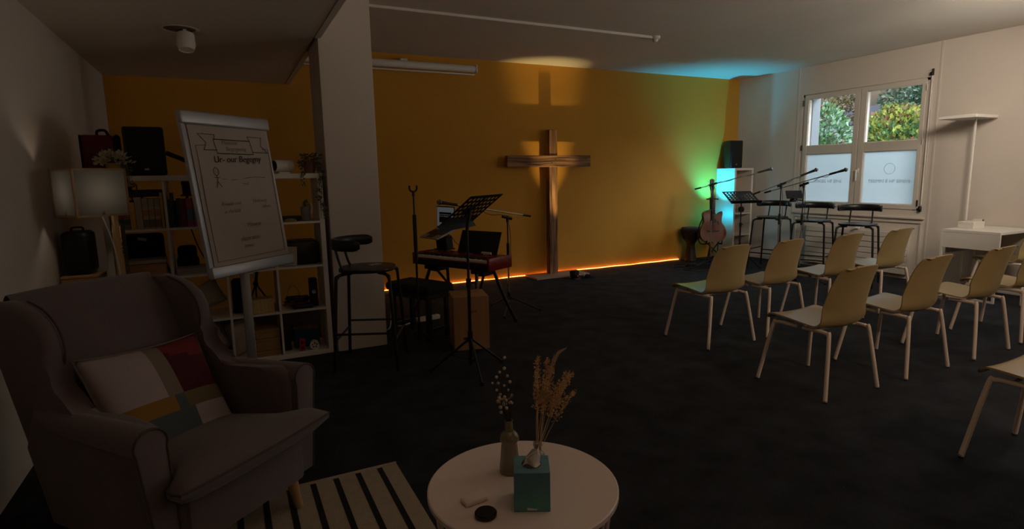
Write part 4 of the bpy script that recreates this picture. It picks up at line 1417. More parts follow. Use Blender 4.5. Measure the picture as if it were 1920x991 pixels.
MB().box((0.20, 0.06, 0.024), (0.09, 0.05, 0.045), bev=0.008).build('plug', M_black, us)
MB().cyl((0.14, 0.05, 0.03), (0.155, 0.04, 0.06), 0.012).build('white_plug', M_white, us)
light('cross_spot', 'SPOT', (SPX, SPY, 0.10), 190, (1.0, 0.74, 0.28), (4.12, 7.15, 2.45), spot_size=R(32), spot_blend=1.0, shadow_soft_size=0.012)

# light rope along the foot of the yellow wall
lr = thing('light_rope', 'glowing warm light rope on the carpet along the yellow wall', 'light rope', (0, 0, 0))
M_rope = mat('glowing rope', (1.0, 0.6, 0.3), 0.4, emit=(1.0, 0.25, 0.025), estr=7.0)
M_bead = mat('glowing beads', (1.0, 0.8, 0.6), 0.4, emit=(1.0, 0.66, 0.36), estr=3.0)
random.seed(2)
rp = []
x_ = 1.20
while x_ < 6.62:
    rp.append((x_, 7.128 + 0.006 * math.sin(x_ * 3.1), 0.012 + 0.002 * math.sin(x_ * 11)))
    x_ += 0.11
MB().tube(rp, 0.0045, 6, smooth=2).build('tube', M_rope, lr)
bd_ = MB()
n = 0
for a, b in zip(rp, rp[1:]):
    for j in range(3):
        p = Vector(a).lerp(Vector(b), (j + .5) / 3) + Vector((0, -0.004, 0.0045))
        if math.sin(p.x * 5.3) > -0.86:
            bd_.box(p, (0.018, 0.006, 0.006))
stuff(bd_.build('beads', M_bead, lr, flat=True))

# ================================================================ stands (shared builders, world coordinates)
def tripod(root, base, z0, r, angs, tr=0.008, zleg=0.0, m=None, brace=True):
    m = m or M_blackm
    for a in angs:
        a = R(a)
        e = Vector((math.cos(a) * r, math.sin(a) * r, 0.012))
        lg = MB().cyl((0, 0, z0), e, tr, seg=8).build('leg', m, root)
        MB().cyl(e + Vector((0, 0, -0.012)), e + Vector((math.cos(a) * .0, 0, 0.014)), 0.012, 0.010, 8).build('rubber_foot', M_black, lg)
        if brace:
            MB().cyl((0, 0, z0 * 0.35), e * 0.5 + Vector((0, 0, z0 * 0.5)), 0.0045, seg=6).build('brace', m, lg)


def mic_stand(label, base, top, piv_to, tail, angs, mic=True, r=0.30, chrome_low=True, cable=True, name='microphone_stand', zleg=0.16, miclabel=None, mlen=0.16):
    t = thing(name, label, 'stand', (base[0], base[1], 0), 0, 'microphone stands')
    tripod(t, base, zleg, r, angs, brace=False)
    MB().cyl((0, 0, zleg - 0.03), (0, 0, zleg + 0.05), 0.017, seg=12).build('leg_hub', M_blackm, t)
    mid = zleg + (top - zleg) * 0.58
    MB().cyl((0, 0, 0.10), (0, 0, mid), 0.0095, seg=10).build('lower_tube', M_chrome if chrome_low else M_blackm, t)
    MB().cyl((0, 0, mid - 0.06), (0, 0, mid + 0.08), 0.016, seg=12).build('clutch', M_black, t)
    MB().cyl((0, 0, mid), (0, 0, top), 0.0075, seg=10).build('upper_tube', M_blackm, t)
    if piv_to is None:
        MB().box((0, 0, top - 0.28), (0.03, 0.025, 0.26), bev=0.006).build('hand_grip', M_black, t)
        c_ = MB().cyl((0, 0, top), (0, 0, top + 0.04), 0.012).tube([(-0.03, 0, top + 0.085), (-0.028, 0, top + 0.05), (0, 0, top + 0.035), (0.028, 0, top + 0.05), (0.03, 0, top + 0.085)], 0.008, 8, smooth=4)
        c_.build('clip', M_black, t)
        return t
    P = Vector((0, 0, top))
    E = Vector(piv_to) - Vector((base[0], base[1], 0))
    T = Vector(tail) - Vector((base[0], base[1], 0))
    d = (E - T).normalized()
    MB().cyl(P - d * 0.05 + Vector((0, 0, -0.01)), P + d * 0.06, 0.016, seg=10).cyl((0, 0, top - 0.05), (0, 0, top + 0.015), 0.015, seg=12).build('boom_clutch', M_black, t)
    MB().cyl(T, E - d * (mlen + 0.02), 0.0065, seg=8).build('boom', M_chrome, t)
    MB().cyl(T, T + d * 0.09, 0.0115, seg=10).build('counterweight', M_black, t)
    MB().cyl(E - d * (mlen + 0.05), E - d * (mlen - 0.03), 0.014, seg=10).build('mic_clip', M_black, t)
    if cable:
        side = d.cross(Vector((0, 0, 1))).normalized()
        pts_ = []
        for i in range(14):
            u = i / 13
            p = (E - d * mlen).lerp(P, u)
            pts_.append(p + side * 0.012 * math.sin(u * 14) + Vector((0, 0, 0.012 * math.cos(u * 14) - 0.004)))
        pts_ += [P + Vector((0.02, -0.015, -0.15)), Vector((0.018, -0.02, top * 0.6)), Vector((0.012, 0.016, top * 0.4)), Vector((-0.02, -0.01, top * 0.2)), Vector((0.04, 0.05, 0.02))]
        MB().tube(pts_, 0.0032, 5, smooth=3).build('cable', M_black, t)
    if mic:
        m = thing('microphone', miclabel, 'microphone', Vector((base[0], base[1], 0)) + E - d * mlen, 0, 'microphones on boom stands')
        q_ = Vector((0, 0, 1)).rotation_difference(d)
        m.rotation_euler = q_.to_euler()
        MB().lathe([(0.0, -0.02), (0.010, -0.02), (0.0115, 0.02), (0.017, 0.105), (0.019, 0.115), (0.0, 0.115)], 14, cap=False).build('body', M_black, m)
        MB().sph((0, 0, 0.137), 0.025, 12).build('grille', mat('steel mesh', (0.28, 0.28, 0.27), 0.45, metal=0.7, bump=0.8, bscale=900), m)
        MB().cyl((0, 0, 0.130), (0, 0, 0.140), 0.0262, seg=16).build('ring', M_darkmetal, m)
    return t


def music_stand(label, base, z_hub, plate_c, phi, th, w, h, angs, r, zleg, group='music stands', roll=0):
    t = thing('music_stand', label, 'music stand', (base[0], base[1], 0), 0, group)
    tripod(t, base, zleg, r, angs, 0.009)
    MB().cyl((0, 0, 0.06), (0, 0, z_hub * 0.62), 0.0125, seg=12).build('lower_tube', M_blackm, t)
    MB().cyl((0, 0, z_hub * 0.55), (0, 0, z_hub), 0.0095, seg=12).build('upper_tube', M_blackm, t)
    MB().cyl((0, 0, z_hub * 0.60), (0, 0, z_hub * 0.66), 0.019, seg=12).cyl((0, 0, z_hub * 0.63), (0.045, 0, z_hub * 0.63), 0.008, seg=8).build('clamp', M_black, t)
    MB().cyl((0, 0, zleg - 0.03), (0, 0, zleg + 0.05), 0.019, seg=12).cyl((0, 0, zleg), (-0.05, 0.0, zleg), 0.008, seg=8).build('leg_hub', M_black, t)
    Wd = Vector((math.cos(phi), math.sin(phi), 0))
    Nd = Vector((math.sin(phi), -math.cos(phi), 0))
    Ud = Vector((0, 0, 1)) * math.cos(th) - Nd * math.sin(th)
    fm = frame_from(Wd, Ud, Vector(plate_c) - Vector((base[0], base[1], 0)))
    pl_ = MB()
    nx, ny = 8, 5
    # perforated plate: a lattice of bars with oblong slots in between
    mx, my = w * 0.05, h * 0.06
    y_lo = -h / 2 + h * 0.24
    pl_.box((0, (-h / 2 + y_lo) / 2, 0), (w, y_lo + h / 2, 0.0025))
    pl_.box((0, h / 2 - my / 2, 0), (w, my, 0.0025))
    for sx_ in (-1, 1):
        pl_.box((sx_ * (w / 2 - mx / 2), 0, 0), (mx, h, 0.0025))
    cw_ = (w - 2 * mx) / nx
    rh = (h / 2 - my - y_lo) / ny
    for i in range(nx + 1):
        pl_.box((-w / 2 + mx + i * cw_, (y_lo + h / 2) / 2, 0), (cw_ * 0.42, h / 2 - y_lo, 0.0025))
    for j in range(ny + 1):
        pl_.box((0, y_lo + j * rh, 0), (w - mx, rh * 0.45, 0.0024))
    pl_.box((0, 0.02, 0.0002), (w * 0.10, h * 0.8, 0.0024))
    o = pl_.build('desk_plate', M_blackm, t, flat=True)
    o.matrix_local = fm
    o = MB().box((0, -h / 2 + 0.001, 0.022), (w, 0.003, 0.045)).build('ledge', M_blackm, t)
    o.matrix_local = fm
    o = MB().box((0, -0.02, -0.012), (0.09, 0.06, 0.018), bev=0.004).build('tilt_bracket', M_black, t)
    o.matrix_local = fm
    pc_ = Vector(plate_c) - Vector((base[0], base[1], 0))
    MB().cyl((0, 0, z_hub - 0.01), pc_ - (fm.to_3x3() @ Vector((0, 0, 1))) * 0.012, 0.012, seg=10).build('neck', M_black, t)
    return t


# ================================================================ bar stools
def bar_stool_proto(label, loc, rz):
    t = thing('bar_stool', label, 'stool', loc, rz, 'black bar stools')
    # facing +x
    SZ = 0.75
    out = []
    for i in range(40):
        a = 2 * math.pi * i / 40
        e = 2.0 / 2.7
        out.append((0.205 * math.copysign(abs(math.cos(a)) ** e, math.cos(a)), 0.205 * math.copysign(abs(math.sin(a)) ** e, math.sin(a))))
    s_ = MB().prism(out, 0.024, Matrix.Translation((0, 0, SZ)), 0.007, 2)
    for v in s_.bm.verts:
        if v.co.z > SZ:
            v.co.z -= 0.010 * max(0, 1 - (v.co.x ** 2 + v.co.y ** 2) / 0.04)
    s_.build('seat', M_blackwood, t)
    for sx in (1, -1):
        for sy in (1, -1):
            MB().tube([(sx * 0.10, sy * 0.10, SZ - 0.022), (sx * 0.165, sy * 0.165, SZ - 0.024), (sx * 0.186, sy * 0.186, SZ - 0.045), (sx * 0.195, sy * 0.195, SZ - 0.09), (sx * 0.232, sy * 0.232, 0.006)], 0.0125, 10, smooth=4).build('leg', M_blackm, t)

    def at(sx, sy, z_):
        k_ = 0.195 + (0.232 - 0.195) * (SZ - 0.09 - z_) / (SZ - 0.096)
        return Vector((sx * k_, sy * k_, z_))
    for (a, b, z_) in (((1, 1), (1, -1), 0.24), ((-1, 1), (-1, -1), 0.24), ((1, 1), (-1, 1), 0.29), ((1, -1), (-1, -1), 0.29)):
        MB().cyl(at(*a, z_), at(*b, z_), 0.0085, seg=8).build('footrest', M_blackm, t)
    # curved back rail
    rr, n_ = 0.215, 28
    bk_ = MB()

    def bf(u, v):
        a = R(90 - 7 + (194) * u)
        prof_ = [(0, -0.042), (-0.012, -0.036), (-0.014, 0), (-0.012, 0.036), (0, 0.042), (0.012, 0.036), (0.014, 0), (0.012, -0.036), (0, -0.042)]
        d_, z_ = prof_[int(round(v * 8))]
        endk = min(1.0, min(u, 1 - u) * 14) ** 0.5
        r_ = rr + d_ * (0.5 + 0.5 * endk)
        return (r_ * math.cos(a) - 0.025, r_ * math.sin(a) * 1.06, 0.945 + z_ * (0.55 + 0.45 * endk))
    bk_.surf(bf, 30, 8)
    bmesh.ops.remove_doubles(bk_.bm, verts=bk_.bm.verts, dist=0.0008)
    bmesh.ops.holes_fill(bk_.bm, edges=bk_.bm.edges)
    bk_.build('back_rail', M_blackwood, t, ang=1.2)
    for s in (-1, 1):
        MB().tube([(-0.150, s * 0.12, SZ - 0.005), (-0.176, s * 0.122, 0.80), (-0.206, s * 0.118, 0.93)], 0.0095, 8, smooth=4).build('back_post', M_blackm, t)
    return t


stool = bar_stool_proto('black bar stool in front of the white pillar', (0.925, 4.36, 0), R(-24))
copy_tree(stool, (7.12, 5.80, 0), R(197), 'black bar stool beside the tall narrow shelf, behind the tablet holder')
copy_tree(stool, (7.06, 5.10, 0), R(200), 'black bar stool before the left frosted pane, middle of three')
copy_tree(stool, (6.96, 4.42, 0), R(203), 'black bar stool before the right frosted pane of the window')
tag(MB().box((0, 0, 0.0015), (0.10, 0.06, 0.003)).build('paper_slip', M_paper), 'white slip of paper lying on the stool by the pillar', 'paper', loc=(0.99, 4.42, 0.7628), rz=R(20))

# ================================================================ keyboard corner
kd = Vector((-0.45, 0.893, 0)).normalized()      # along the keyboard, towards its left end
kn = Vector((-kd.y, kd.x, 0))
krz = math.atan2(kd.y, kd.x) + math.pi
KB = Vector((1.995, 5.155, 0))
kb = thing('stage_keyboard', 'red stage keyboard with white keys on a black folding stand', 'keyboard', KB + Vector((0, 0, 0.575)), krz)
# local: x from left end (-) to right end (+) , y from player (-) to back (+)
KL, KW, KH = 0.98, 0.34, 0.105
MB().prism([(-KW / 2, 0.0), (KW / 2, 0.0), (KW / 2, KH), (-0.02, KH), (-0.035, KH - 0.030), (-KW / 2 + 0.01, KH - 0.034), (-KW / 2, KH - 0.045)], KL - 0.04, Matrix(((0, 0, 1, 0), (1, 0, 0, 0), (0, 1, 0, 0), (0, 0, 0, 1)))).build('body', M_red, kb)
for s in (-1, 1):
    MB().box((s * (KL / 2 - 0.01), 0, KH / 2 + 0.004), (0.024, KW + 0.006, KH + 0.012), bev=0.006, seg=2).build('end_cheek', M_red, kb)
MB().box((0, -KW / 2 - 0.002, 0.03), (KL - 0.05, 0.006, 0.058)).build('front_strip', M_black, kb)
wk_, bk_ = MB(), MB()
nk = 43
x0 = -KL / 2 + 0.03
kw = (KL - 0.06) / nk
for i in range(nk):
    wk_.box((x0 + (i + .5) * kw, -KW / 2 + 0.068, KH - 0.024), (kw * 0.93, 0.135, 0.020))
    if i % 7 in (0, 1, 3, 4, 5) and i < nk - 1:
        bk_.box((x0 + (i + 1) * kw, -KW / 2 + 0.093, KH - 0.011), (kw * 0.52, 0.085, 0.012))
stuff(wk_.build('white_keys', M_white, kb, flat=True))
stuff(bk_.build('black_keys', M_black, kb, flat=True))
kn_ = MB()
for i in range(16):
    kn_.cyl((-0.36 + i * 0.048, 0.07 + 0.03 * (i % 2), KH), (-0.36 + i * 0.048, 0.07 + 0.03 * (i % 2), KH + 0.012), 0.007, seg=8)
stuff(kn_.build('knobs', M_black, kb))
MB().box((0.05, 0.06, KH + 0.0012), (0.09, 0.045, 0.002)).build('display', M_alu, kb)
mr = MB().box((0.10, 0.165, KH + 0.105), (0.50, 0.006, 0.23), rot=Matrix.Rotation(R(-22), 4, 'X'))
mr.build('music_rest', M_black, kb)
tag(MB().box((0, 0, 0.012), (0.12, 0.02, 0.024), bev=0.003).build('white_remote', M_whitem), 'small white bar standing before the black music rest', 'remote', loc=tuple(kb.matrix_basis @ Vector((0.24, 0.10, KH + 0.001))), rz=krz)
kst = thing('keyboard_stand', 'black keyboard stand with four splayed legs under the red keyboard', 'stand', KB, krz)
for s in (-1, 1):
    MB().box((s * 0.30, 0, 0.555), (0.05, 0.36, 0.036), bev=0.006).build('support_arm', M_blackm, kst)
    MB().box((s * 0.30, 0, 0.525), (0.09, 0.16, 0.05), bev=0.008).build('joint', M_blackm, kst)
    for sy in (-1, 1):
        MB().tube([(s * 0.30, sy * 0.12, 0.545), (s * 0.36, sy * 0.20, 0.28), (s * 0.43, sy * 0.30, 0.014)], 0.0165, 10, smooth=3).build('leg', M_blackm, kst)
        MB().cyl((s * 0.43, sy * 0.30, 0.0), (s * 0.428, sy * 0.298, 0.035), 0.020, seg=10).build('rubber_foot', M_black, kst)
    MB().cyl((s * 0.30, -0.02, 0.50), (s * 0.10, 0.10, 0.20), 0.013, seg=8).build('strut', M_blackm, kst)
MB().box((0, 0, 0.555), (0.60, 0.04, 0.03), bev=0.004).build('cross_bar', M_blackm, kst)

ls = thing('laptop_stand', 'black tilted laptop stand on the left end of the keyboard', 'stand', tuple(kb.matrix_basis @ Vector((-0.33, 0.075, KH + 0.0125))), krz)
MB().box((0, 0.05, 0.006), (0.17, 0.14, 0.012), bev=0.003).build('foot', M_black, ls)
MB().box((0, 0.05, 0.07), (0.15, 0.10, 0.14), rot=Matrix.Rotation(R(8), 4, 'X'), bev=0.008).build('column', M_black, ls)
lp_m = Matrix.Translation(kb.matrix_basis @ Vector((-0.35, 0.05, KH + 0.172))) @ Matrix.Rotation(krz + R(-14), 4, 'Z') @ Matrix.Rotation(R(20), 4, 'X')
lp = thing('laptop', 'open laptop with a lit screen on the tilted stand', 'laptop')
lp.matrix_world = lp_m
MB().box((0, 0, 0.009), (0.33, 0.23, 0.016), bev=0.004).build('base', M_alu, lp)
MB().box((0, 0.02, 0.0176), (0.29, 0.11, 0.002)).build('key_field', M_black, lp)
MB().box((0, -0.07, 0.0176), (0.12, 0.07, 0.001)).build('trackpad', M_darkmetal, lp)
lid = MB().box((0, 0, 0.112), (0.33, 0.006, 0.225), bev=0.003).build('lid', M_black, lp)
lid.matrix_local = Matrix.Translation((0, 0.112, 0.016)) @ Matrix.Rotation(R(-22), 4, 'X')
MB().box((0, -0.0036, 0.117), (0.31, 0.001, 0.195)).build('screen', mat('laptop screen glow', (0.05, 0.05, 0.05), 0.2, emit=(0.85, 0.92, 1.0), estr=0.055), lid)
MB().box((0, -0.0044, 0.112), (0.225, 0.001, 0.105)).build('screen_window', mat('dark window on screen', (0.01, 0.01, 0.012), 0.2), lid)
sw = MB()
random.seed(9)
for i in range(26):
    sw.box((-0.10 + (i % 13) * 0.0165, -0.0051, 0.14 - (i // 13) * 0.018), (0.009, 0.0006, random.uniform(0.004, 0.012)))
stuff(sw.build('screen_marks', mat('screen marks glow', (0.1, 0.1, 0.1), 0.3, emit=(0.8, 0.9, 1.0), estr=0.05), lid, flat=True))
MB().tube([(0.165, 0.02, 0.008), (0.20, 0.03, -0.02), (0.20, 0.05, -0.09), (0.16, 0.10, -0.15)], 0.003, 6, smooth=5).build('charging_cable', M_black, lp)

# upholstered piano bench
pb = thing('piano_bench', 'black padded piano bench before the keyboard', 'bench', (1.50, 4.94, 0), krz)
MB().box((0, 0, 0.455), (0.56, 0.33, 0.075), bev=0.03, seg=4).build('cushion', M_blackfab, pb)
MB().box((0, 0, 0.395), (0.50, 0.28, 0.05), bev=0.004).build('frame', M_blackm, pb)
for s in (-1, 1):
    for sy in (-1, 1):
        MB().box((s * 0.225, sy * 0.115, 0.187), (0.042, 0.042, 0.374), bev=0.004).build('leg', M_blackm, pb)
    MB().box((s * 0.225, 0, 0.09), (0.03, 0.20, 0.03)).build('stretcher', M_blackm, pb)

# cajon
cj = thing('cajon', 'wooden cajon box drum behind the music stand', 'cajon', (1.755, 4.395, 0), R(-13))
MB().box((0, 0, 0.232), (0.298, 0.298, 0.452), bev=0.012, seg=2).build('body', M_cajon, cj)
MB().box((0, -0.150, 0.232), (0.292, 0.004, 0.446), bev=0.001).build('front_plate', M_cajon, cj)
for sx in (-1, 1):
    for sy in (-1, 1):
        MB().cyl((sx * 0.12, sy * 0.12, 0), (sx * 0.12, sy * 0.12, 0.012), 0.015, seg=10).build('rubber_foot', M_black, cj)
text_mesh('cajon', 0.035, M_ink, 'lettering', cj, (0.01, -0.1525, 0.325), (R(90), 0, 0), 0.0004)

music_stand('large black perforated music stand in front of the wooden cajon', (1.513, 3.77), 1.06, (1.555, 3.77, 1.1925), R(38.4), R(-52.3), 0.49, 0.335, (152, 262, 15), 0.30, 0.26)
mic_stand('black microphone stand without microphone beside the piano bench', (1.374, 4.57), 1.275, None, None, (75, 195, 300), mic=False, r=0.27, chrome_low=False)
mic_stand('black boom stand behind the keyboard with the boom over the keys', (2.599, 5.342), 1.00, (1.80, 5.23, 1.19), (2.82, 5.25, 1.005), (100, -28, 235), r=0.33, miclabel='black microphone on the boom over the red keyboard')

# power strip and cables on the floor beside the bench
pw = thing('power_strip', 'white power strip on the carpet under the piano bench', 'power strip', (1.72, 5.42, 0), R(10))
MB().box((0, 0, 0.022), (0.26, 0.055, 0.044), bev=0.006).build('body', M_white, pw)
for i in range(4):
    MB().cyl((-0.08 + i * 0.055, 0, 0.0435), (-0.08 + i * 0.055, 0, 0.0455), 0.018, seg=12).build('socket', M_linen, pw)
wcab = MB().tube([(1.60, 5.40, 0.02), (1.42, 5.32, 0.006), (1.36, 5.45, 0.006), (1.45, 5.62, 0.05), (1.38, 5.50, 0.14), (1.30, 5.30, 0.006), (1.18, 5.20, 0.006)], 0.006, 6, smooth=7)
tag(wcab.build('white_cable', M_white), 'white cable looping on the carpet beside the piano bench', 'cable')

# ================================================================ corner by the window
sh2 = thing('tall_shelf', 'tall narrow white open shelf in the corner beside the guitar', 'shelf', (7.585, 6.945, 0))
W2, D2 = 0.42, 0.39
MB().box((0, 0, T_ / 2), (W2, D2, T_), bev=0.002).build('bottom_board', M_white, sh2)
MB().box((0, 0, KT - T_ / 2 - 0.001), (W2, D2, T_), bev=0.002).build('top_board', M_white, sh2)
for s in (-1, 1):
    MB().box((s * (W2 / 2 - T_ / 2), 0, (KT - 0.001) / 2), (T_, D2, KT - 2 * T_ - 0.002), bev=0.002).build('side_panel', M_white, sh2)
for i in range(3):
    MB().box((0, 0, T_ + (i + 1) * CW + i * t_ + t_ / 2), (W2 - 2 * T_, D2, t_)).build('shelf_board', M_white, sh2)
loudspeaker('loudspeaker', 'black upright loudspeaker on top of the tall narrow shelf', (7.475, 6.93, KT), R(-10), 0.235, 0.24, 0.44)
hp = thing('headphones', 'black headphones lying in the tall narrow shelf', 'headphones', (7.585, 6.87, T_ + 3 * CW + 3 * t_ - CW + CW - 0.0 + 0.001 - 0.0), 0)
hp.location.z = T_ + 2 * CW + 2 * t_ + 0.001
MB().tube([(-0.10, 0, 0.05), (-0.085, 0, 0.16), (0, 0, 0.205), (0.085, 0, 0.16), (0.10, 0, 0.05)], 0.011, 8, smooth=5).build('headband', M_black, hp)
for s in (-1, 1):
    MB().cyl((s * 0.115, 0, 0.05), (s * 0.075, 0, 0.05), 0.05, 0.045, 18).build('ear_cup', M_black, hp)

# cyan uplighter on the floor left of the shelf
ul = thing('uplight_stand', 'small cyan glowing lamp on a thin black stand hidden behind the guitar', 'uplight', (7.17, 6.86, 0))
MB().cyl((0, 0, 0), (0, 0, 0.014), 0.07, seg=20).build('base', M_black, ul)
MB().cyl((0, 0, 0.01), (0, 0, 0.64), 0.008, seg=8).build('pole', M_blackm, ul)
MB().lathe([(0.012, 0.62), (0.034, 0.64), (0.036, 0.68), (0.033, 0.68), (0.030, 0.66), (0.0, 0.655)], 20).build('housing', M_black, ul)
MB().sph((0, 0, 0.70), 0.030, 14).build('globe', mat('cyan globe', (0.1, 0.6, 0.8), emit=(0.015, 0.52, 0.82), estr=120.0), ul)

light('cyan_uplight', 'SPOT', (7.185, 6.86, 0.745), 190, (0.02, 0.54, 0.88), (7.14, 7.15, 2.25), spot_size=R(88), spot_blend=1.0, shadow_soft_size=0.02)

# djembe
dj = thing('djembe', 'dark carved djembe drum standing by the yellow wall', 'drum', (6.68, 6.96, 0))
MB().lathe([(0.095, 0), (0.100, 0.01), (0.075, 0.14), (0.062, 0.25), (0.068, 0.29), (0.115, 0.36), (0.148, 0.45), (0.150, 0.53), (0.0, 0.53)], 32).build('shell', wood_mat('dark carved wood', (0.018, 0.008, 0.004), (0.05, 0.022, 0.010), 'Z', 5), dj)
MB().lathe([(0.0, 0.545), (0.148, 0.545), (0.156, 0.535), (0.158, 0.47), (0.151, 0.465)], 32, cap=False).build('drum_skin', mat('patterned skin band', (0.10, 0.06, 0.05), 0.8, scale=24, col2=(0.02, 0.018, 0.02)), dj)
for z_ in (0.475, 0.50):
    MB().tube([(0.158 * math.cos(t * R(15)), 0.158 * math.sin(t * R(15)), z_ + 0.006 * (t % 2)) for t in range(24)], 0.006, 6, closed=True).build('rope_ring', M_blackfab, dj)
for t in range(20):
    a0, a1 = R(18 * t), R(18 * t + 9)
    MB().tube([(0.158 * math.cos(a0), 0.158 * math.sin(a0), 0.47), (0.122 * math.cos(a1), 0.122 * math.sin(a1), 0.355)], 0.0035, 5).build('rope', M_blackfab, dj)

# guitar on its stand
GX, GY = 6.80, 6.62
gt = thing('acoustic_guitar', 'reddish brown acoustic guitar with cutaway standing on its stand', 'guitar', (GX, GY, 0.335), R(-25))
gtilt = Matrix.Rotation(R(-9), 4, 'X')


def gpart(mb, name, m, parent=None, **k):
    o = mb.build(name, m, gt, **k)
    o.matrix_local = gtilt
    return o


half = [(0.0, 0.0), (0.10, 0.004), (0.165, 0.035), (0.198, 0.10), (0.200, 0.16), (0.175, 0.23), (0.140, 0.285), (0.132, 0.325), (0.143, 0.385), (0.146, 0.43), (0.125, 0.475), (0.06, 0.495), (0.0, 0.497)]
rightc = [(0.0, 0.0), (0.10, 0.004), (0.165, 0.035), (0.198, 0.10), (0.200, 0.16), (0.175, 0.23), (0.140, 0.285), (0.132, 0.325), (0.140, 0.385), (0.150, 0.44), (0.140, 0.470), (0.115, 0.462), (0.09, 0.425), (0.055, 0.420), (0.032, 0.455), (0.028, 0.495)]
outl = [Vector((x_, y_, 0)) for x_, y_ in rightc] + [Vector((-x_, y_, 0)) for x_, y_ in half[1:-1]][::-1]
outl = [(p.x, p.y) for p in spline(outl, 3, True)]
XZ = Matrix(((1, 0, 0, 0), (0, 0, 1, 0), (0, 1, 0, 0), (0, 0, 0, 1)))
M_gtop = wood_mat('reddish cedar top', (0.115, 0.024, 0.008), (0.155, 0.036, 0.013), 'Z', 5, rough=0.3, bump=0.02)
gpart(MB().prism(outl, 0.10, XZ, 0.004, 1), 'body', M_gtop)
gpart(MB().tube([(x_, -0.049, z_) for x_, z_ in outl], 0.004, 5, closed=True), 'binding', mat('cream binding', (0.30, 0.17, 0.09), 0.5))
gpart(MB().cyl((0, -0.0495, 0.325), (0, -0.0515, 0.325), 0.049, seg=28), 'soundhole', M_black)
gpart(MB().tube([(0.055 * math.cos(t * R(15)), -0.0508, 0.325 + 0.055 * math.sin(t * R(15))) for t in range(24)], 0.0022, 5, closed=True), 'rosette', MATS['cream binding'])
br_ = MB().prism([(-0.09, -0.008), (-0.05, -0.014), (0.05, -0.014), (0.09, -0.008), (0.095, 0.012), (0.05, 0.004), (0.02, 0.010), (-0.02, 0.010), (-0.05, 0.004), (-0.095, 0.012)], 0.010, Matrix.Translation((0, -0.054, 0.165)) @ XZ)
gpart(br_, 'bridge', M_black)
gpart(MB().prism([(0.05, 0.29), (0.09, 0.25), (0.10, 0.30), (0.06, 0.335)], 0.002, Matrix.Translation((0, -0.051, 0)) @ XZ), 'pickguard', mat('dark pickguard', (0.03, 0.012, 0.008), 0.3))
gpart(MB().box((0, -0.052, 0.61), (0.056, 0.022, 0.40), bev=0.006).box((0, -0.056, 0.42), (0.056, 0.006, 0.12)), 'neck', M_blackwood)
fr_ = MB()
for i in range(14):
    fr_.box((0, -0.0638, 0.42 + 0.38 * (1 - 0.93 ** i) / (1 - 0.93 ** 14)), (0.052, 0.002, 0.002))
stuff(gpart(fr_, 'frets', M_chrome, flat=True))
for i in range(6):
    gpart(MB().cyl((-0.020 + i * 0.008, -0.060, 0.165), (-0.017 + i * 0.0068, -0.066, 0.81), 0.0007, seg=4), 'string', M_chrome)
hs = MB().prism([(-0.028, 0.80), (0.028, 0.80), (0.036, 0.84), (0.034, 0.97), (0.0, 0.985), (-0.034, 0.97), (-0.036, 0.84)], 0.018, Matrix.Translation((0, -0.046, 0)) @ XZ, 0.002, 1)
gpart(hs, 'headstock', M_blackwood)
for s in (-1, 1):
    for i in range(3):
        gpart(MB().cyl((s * 0.03, -0.045, 0.855 + i * 0.042), (s * 0.052, -0.045, 0.855 + i * 0.042), 0.004, seg=8).sph((s * 0.058, -0.045, 0.855 + i * 0.042), 0.010, 8, (1, 0.6, 0.8)), 'tuning_peg', M_chrome)
gpart(MB().tube([(-0.03, -0.03, 0.50), (-0.10, -0.04, 0.46), (-0.19, -0.03, 0.30), (-0.235, -0.02, 0.12), (-0.20, -0.02, -0.02), (-0.10, 0.0, -0.03), (0.0, 0.0, -0.005)], 0.010, 6, smooth=6), 'strap', M_blackfab)

gs = thing('guitar_stand', 'black folding X guitar stand holding the reddish guitar', 'stand', (GX, GY, 0), R(-25))
for s in (-1, 1):
    MB().cyl((s * 0.20, -0.16, 0.012), (-s * 0.13, 0.02, 0.36), 0.011, seg=8).build('leg', M_blackm, gs)
    MB().cyl((s * 0.10, 0.03, 0.30), (s * 0.12, -0.075, 0.31), 0.013, seg=8).cyl((s * 0.12, -0.075, 0.31), (s * 0.12, -0.085, 0.365), 0.010, seg=8).build('cradle_arm', M_black, gs)
    MB().cyl((s * 0.20, -0.16, 0.0), (s * 0.198, -0.158, 0.03), 0.015, seg=8).build('rubber_foot', M_black, gs)
MB().cyl((0, 0.20, 0.012), (0, 0.05, 0.34), 0.011, seg=8).build('leg', M_blackm, gs)
MB().cyl((0, 0.06, 0.33), (0, 0.16, 1.02), 0.0095, seg=8).build('upright', M_blackm, gs)
MB().tube([(-0.075, 0.02, 1.0), (-0.07, 0.11, 1.0), (0, 0.155, 1.0), (0.07, 0.11, 1.0), (0.075, 0.02, 1.0)], 0.010, 8, smooth=3).build('neck_yoke', M_black, gs)

# stage microphones, music stand, tablet
mic_stand('chrome boom stand before the guitar, leftmost of three stage stands', (6.369, 6.231), 1.245, (7.08, 5.80, 1.452), (6.15, 6.36, 1.175), (165, 40, 275), r=0.31, zleg=0.13, miclabel='microphone on the leftmost stage boom beside the tall shelf')
mic_stand('boom stand behind the second stage chair with a steep boom', (6.55, 5.22), 1.245, (6.82, 4.90, 1.432), (6.33, 5.47, 1.115), (165, 75, 270), r=0.30, zleg=0.13, miclabel='middle stage microphone before the left frosted pane')
mic_stand('boom stand with a looped cable on its boom before the middle stool', (6.70, 5.00), 1.245, (6.86, 4.53, 1.424), (6.52, 5.45, 1.13), (258, 190, 125), r=0.46, zleg=0.13, miclabel='rightmost stage microphone before the window mullion')
music_stand('black perforated music stand before the tall narrow shelf', (6.93, 6.20), 0.99, (6.909, 6.187, 1.038), R(-16.2), R(59.6), 0.48, 0.33, (-85, 40, 165), 0.36, 0.28)
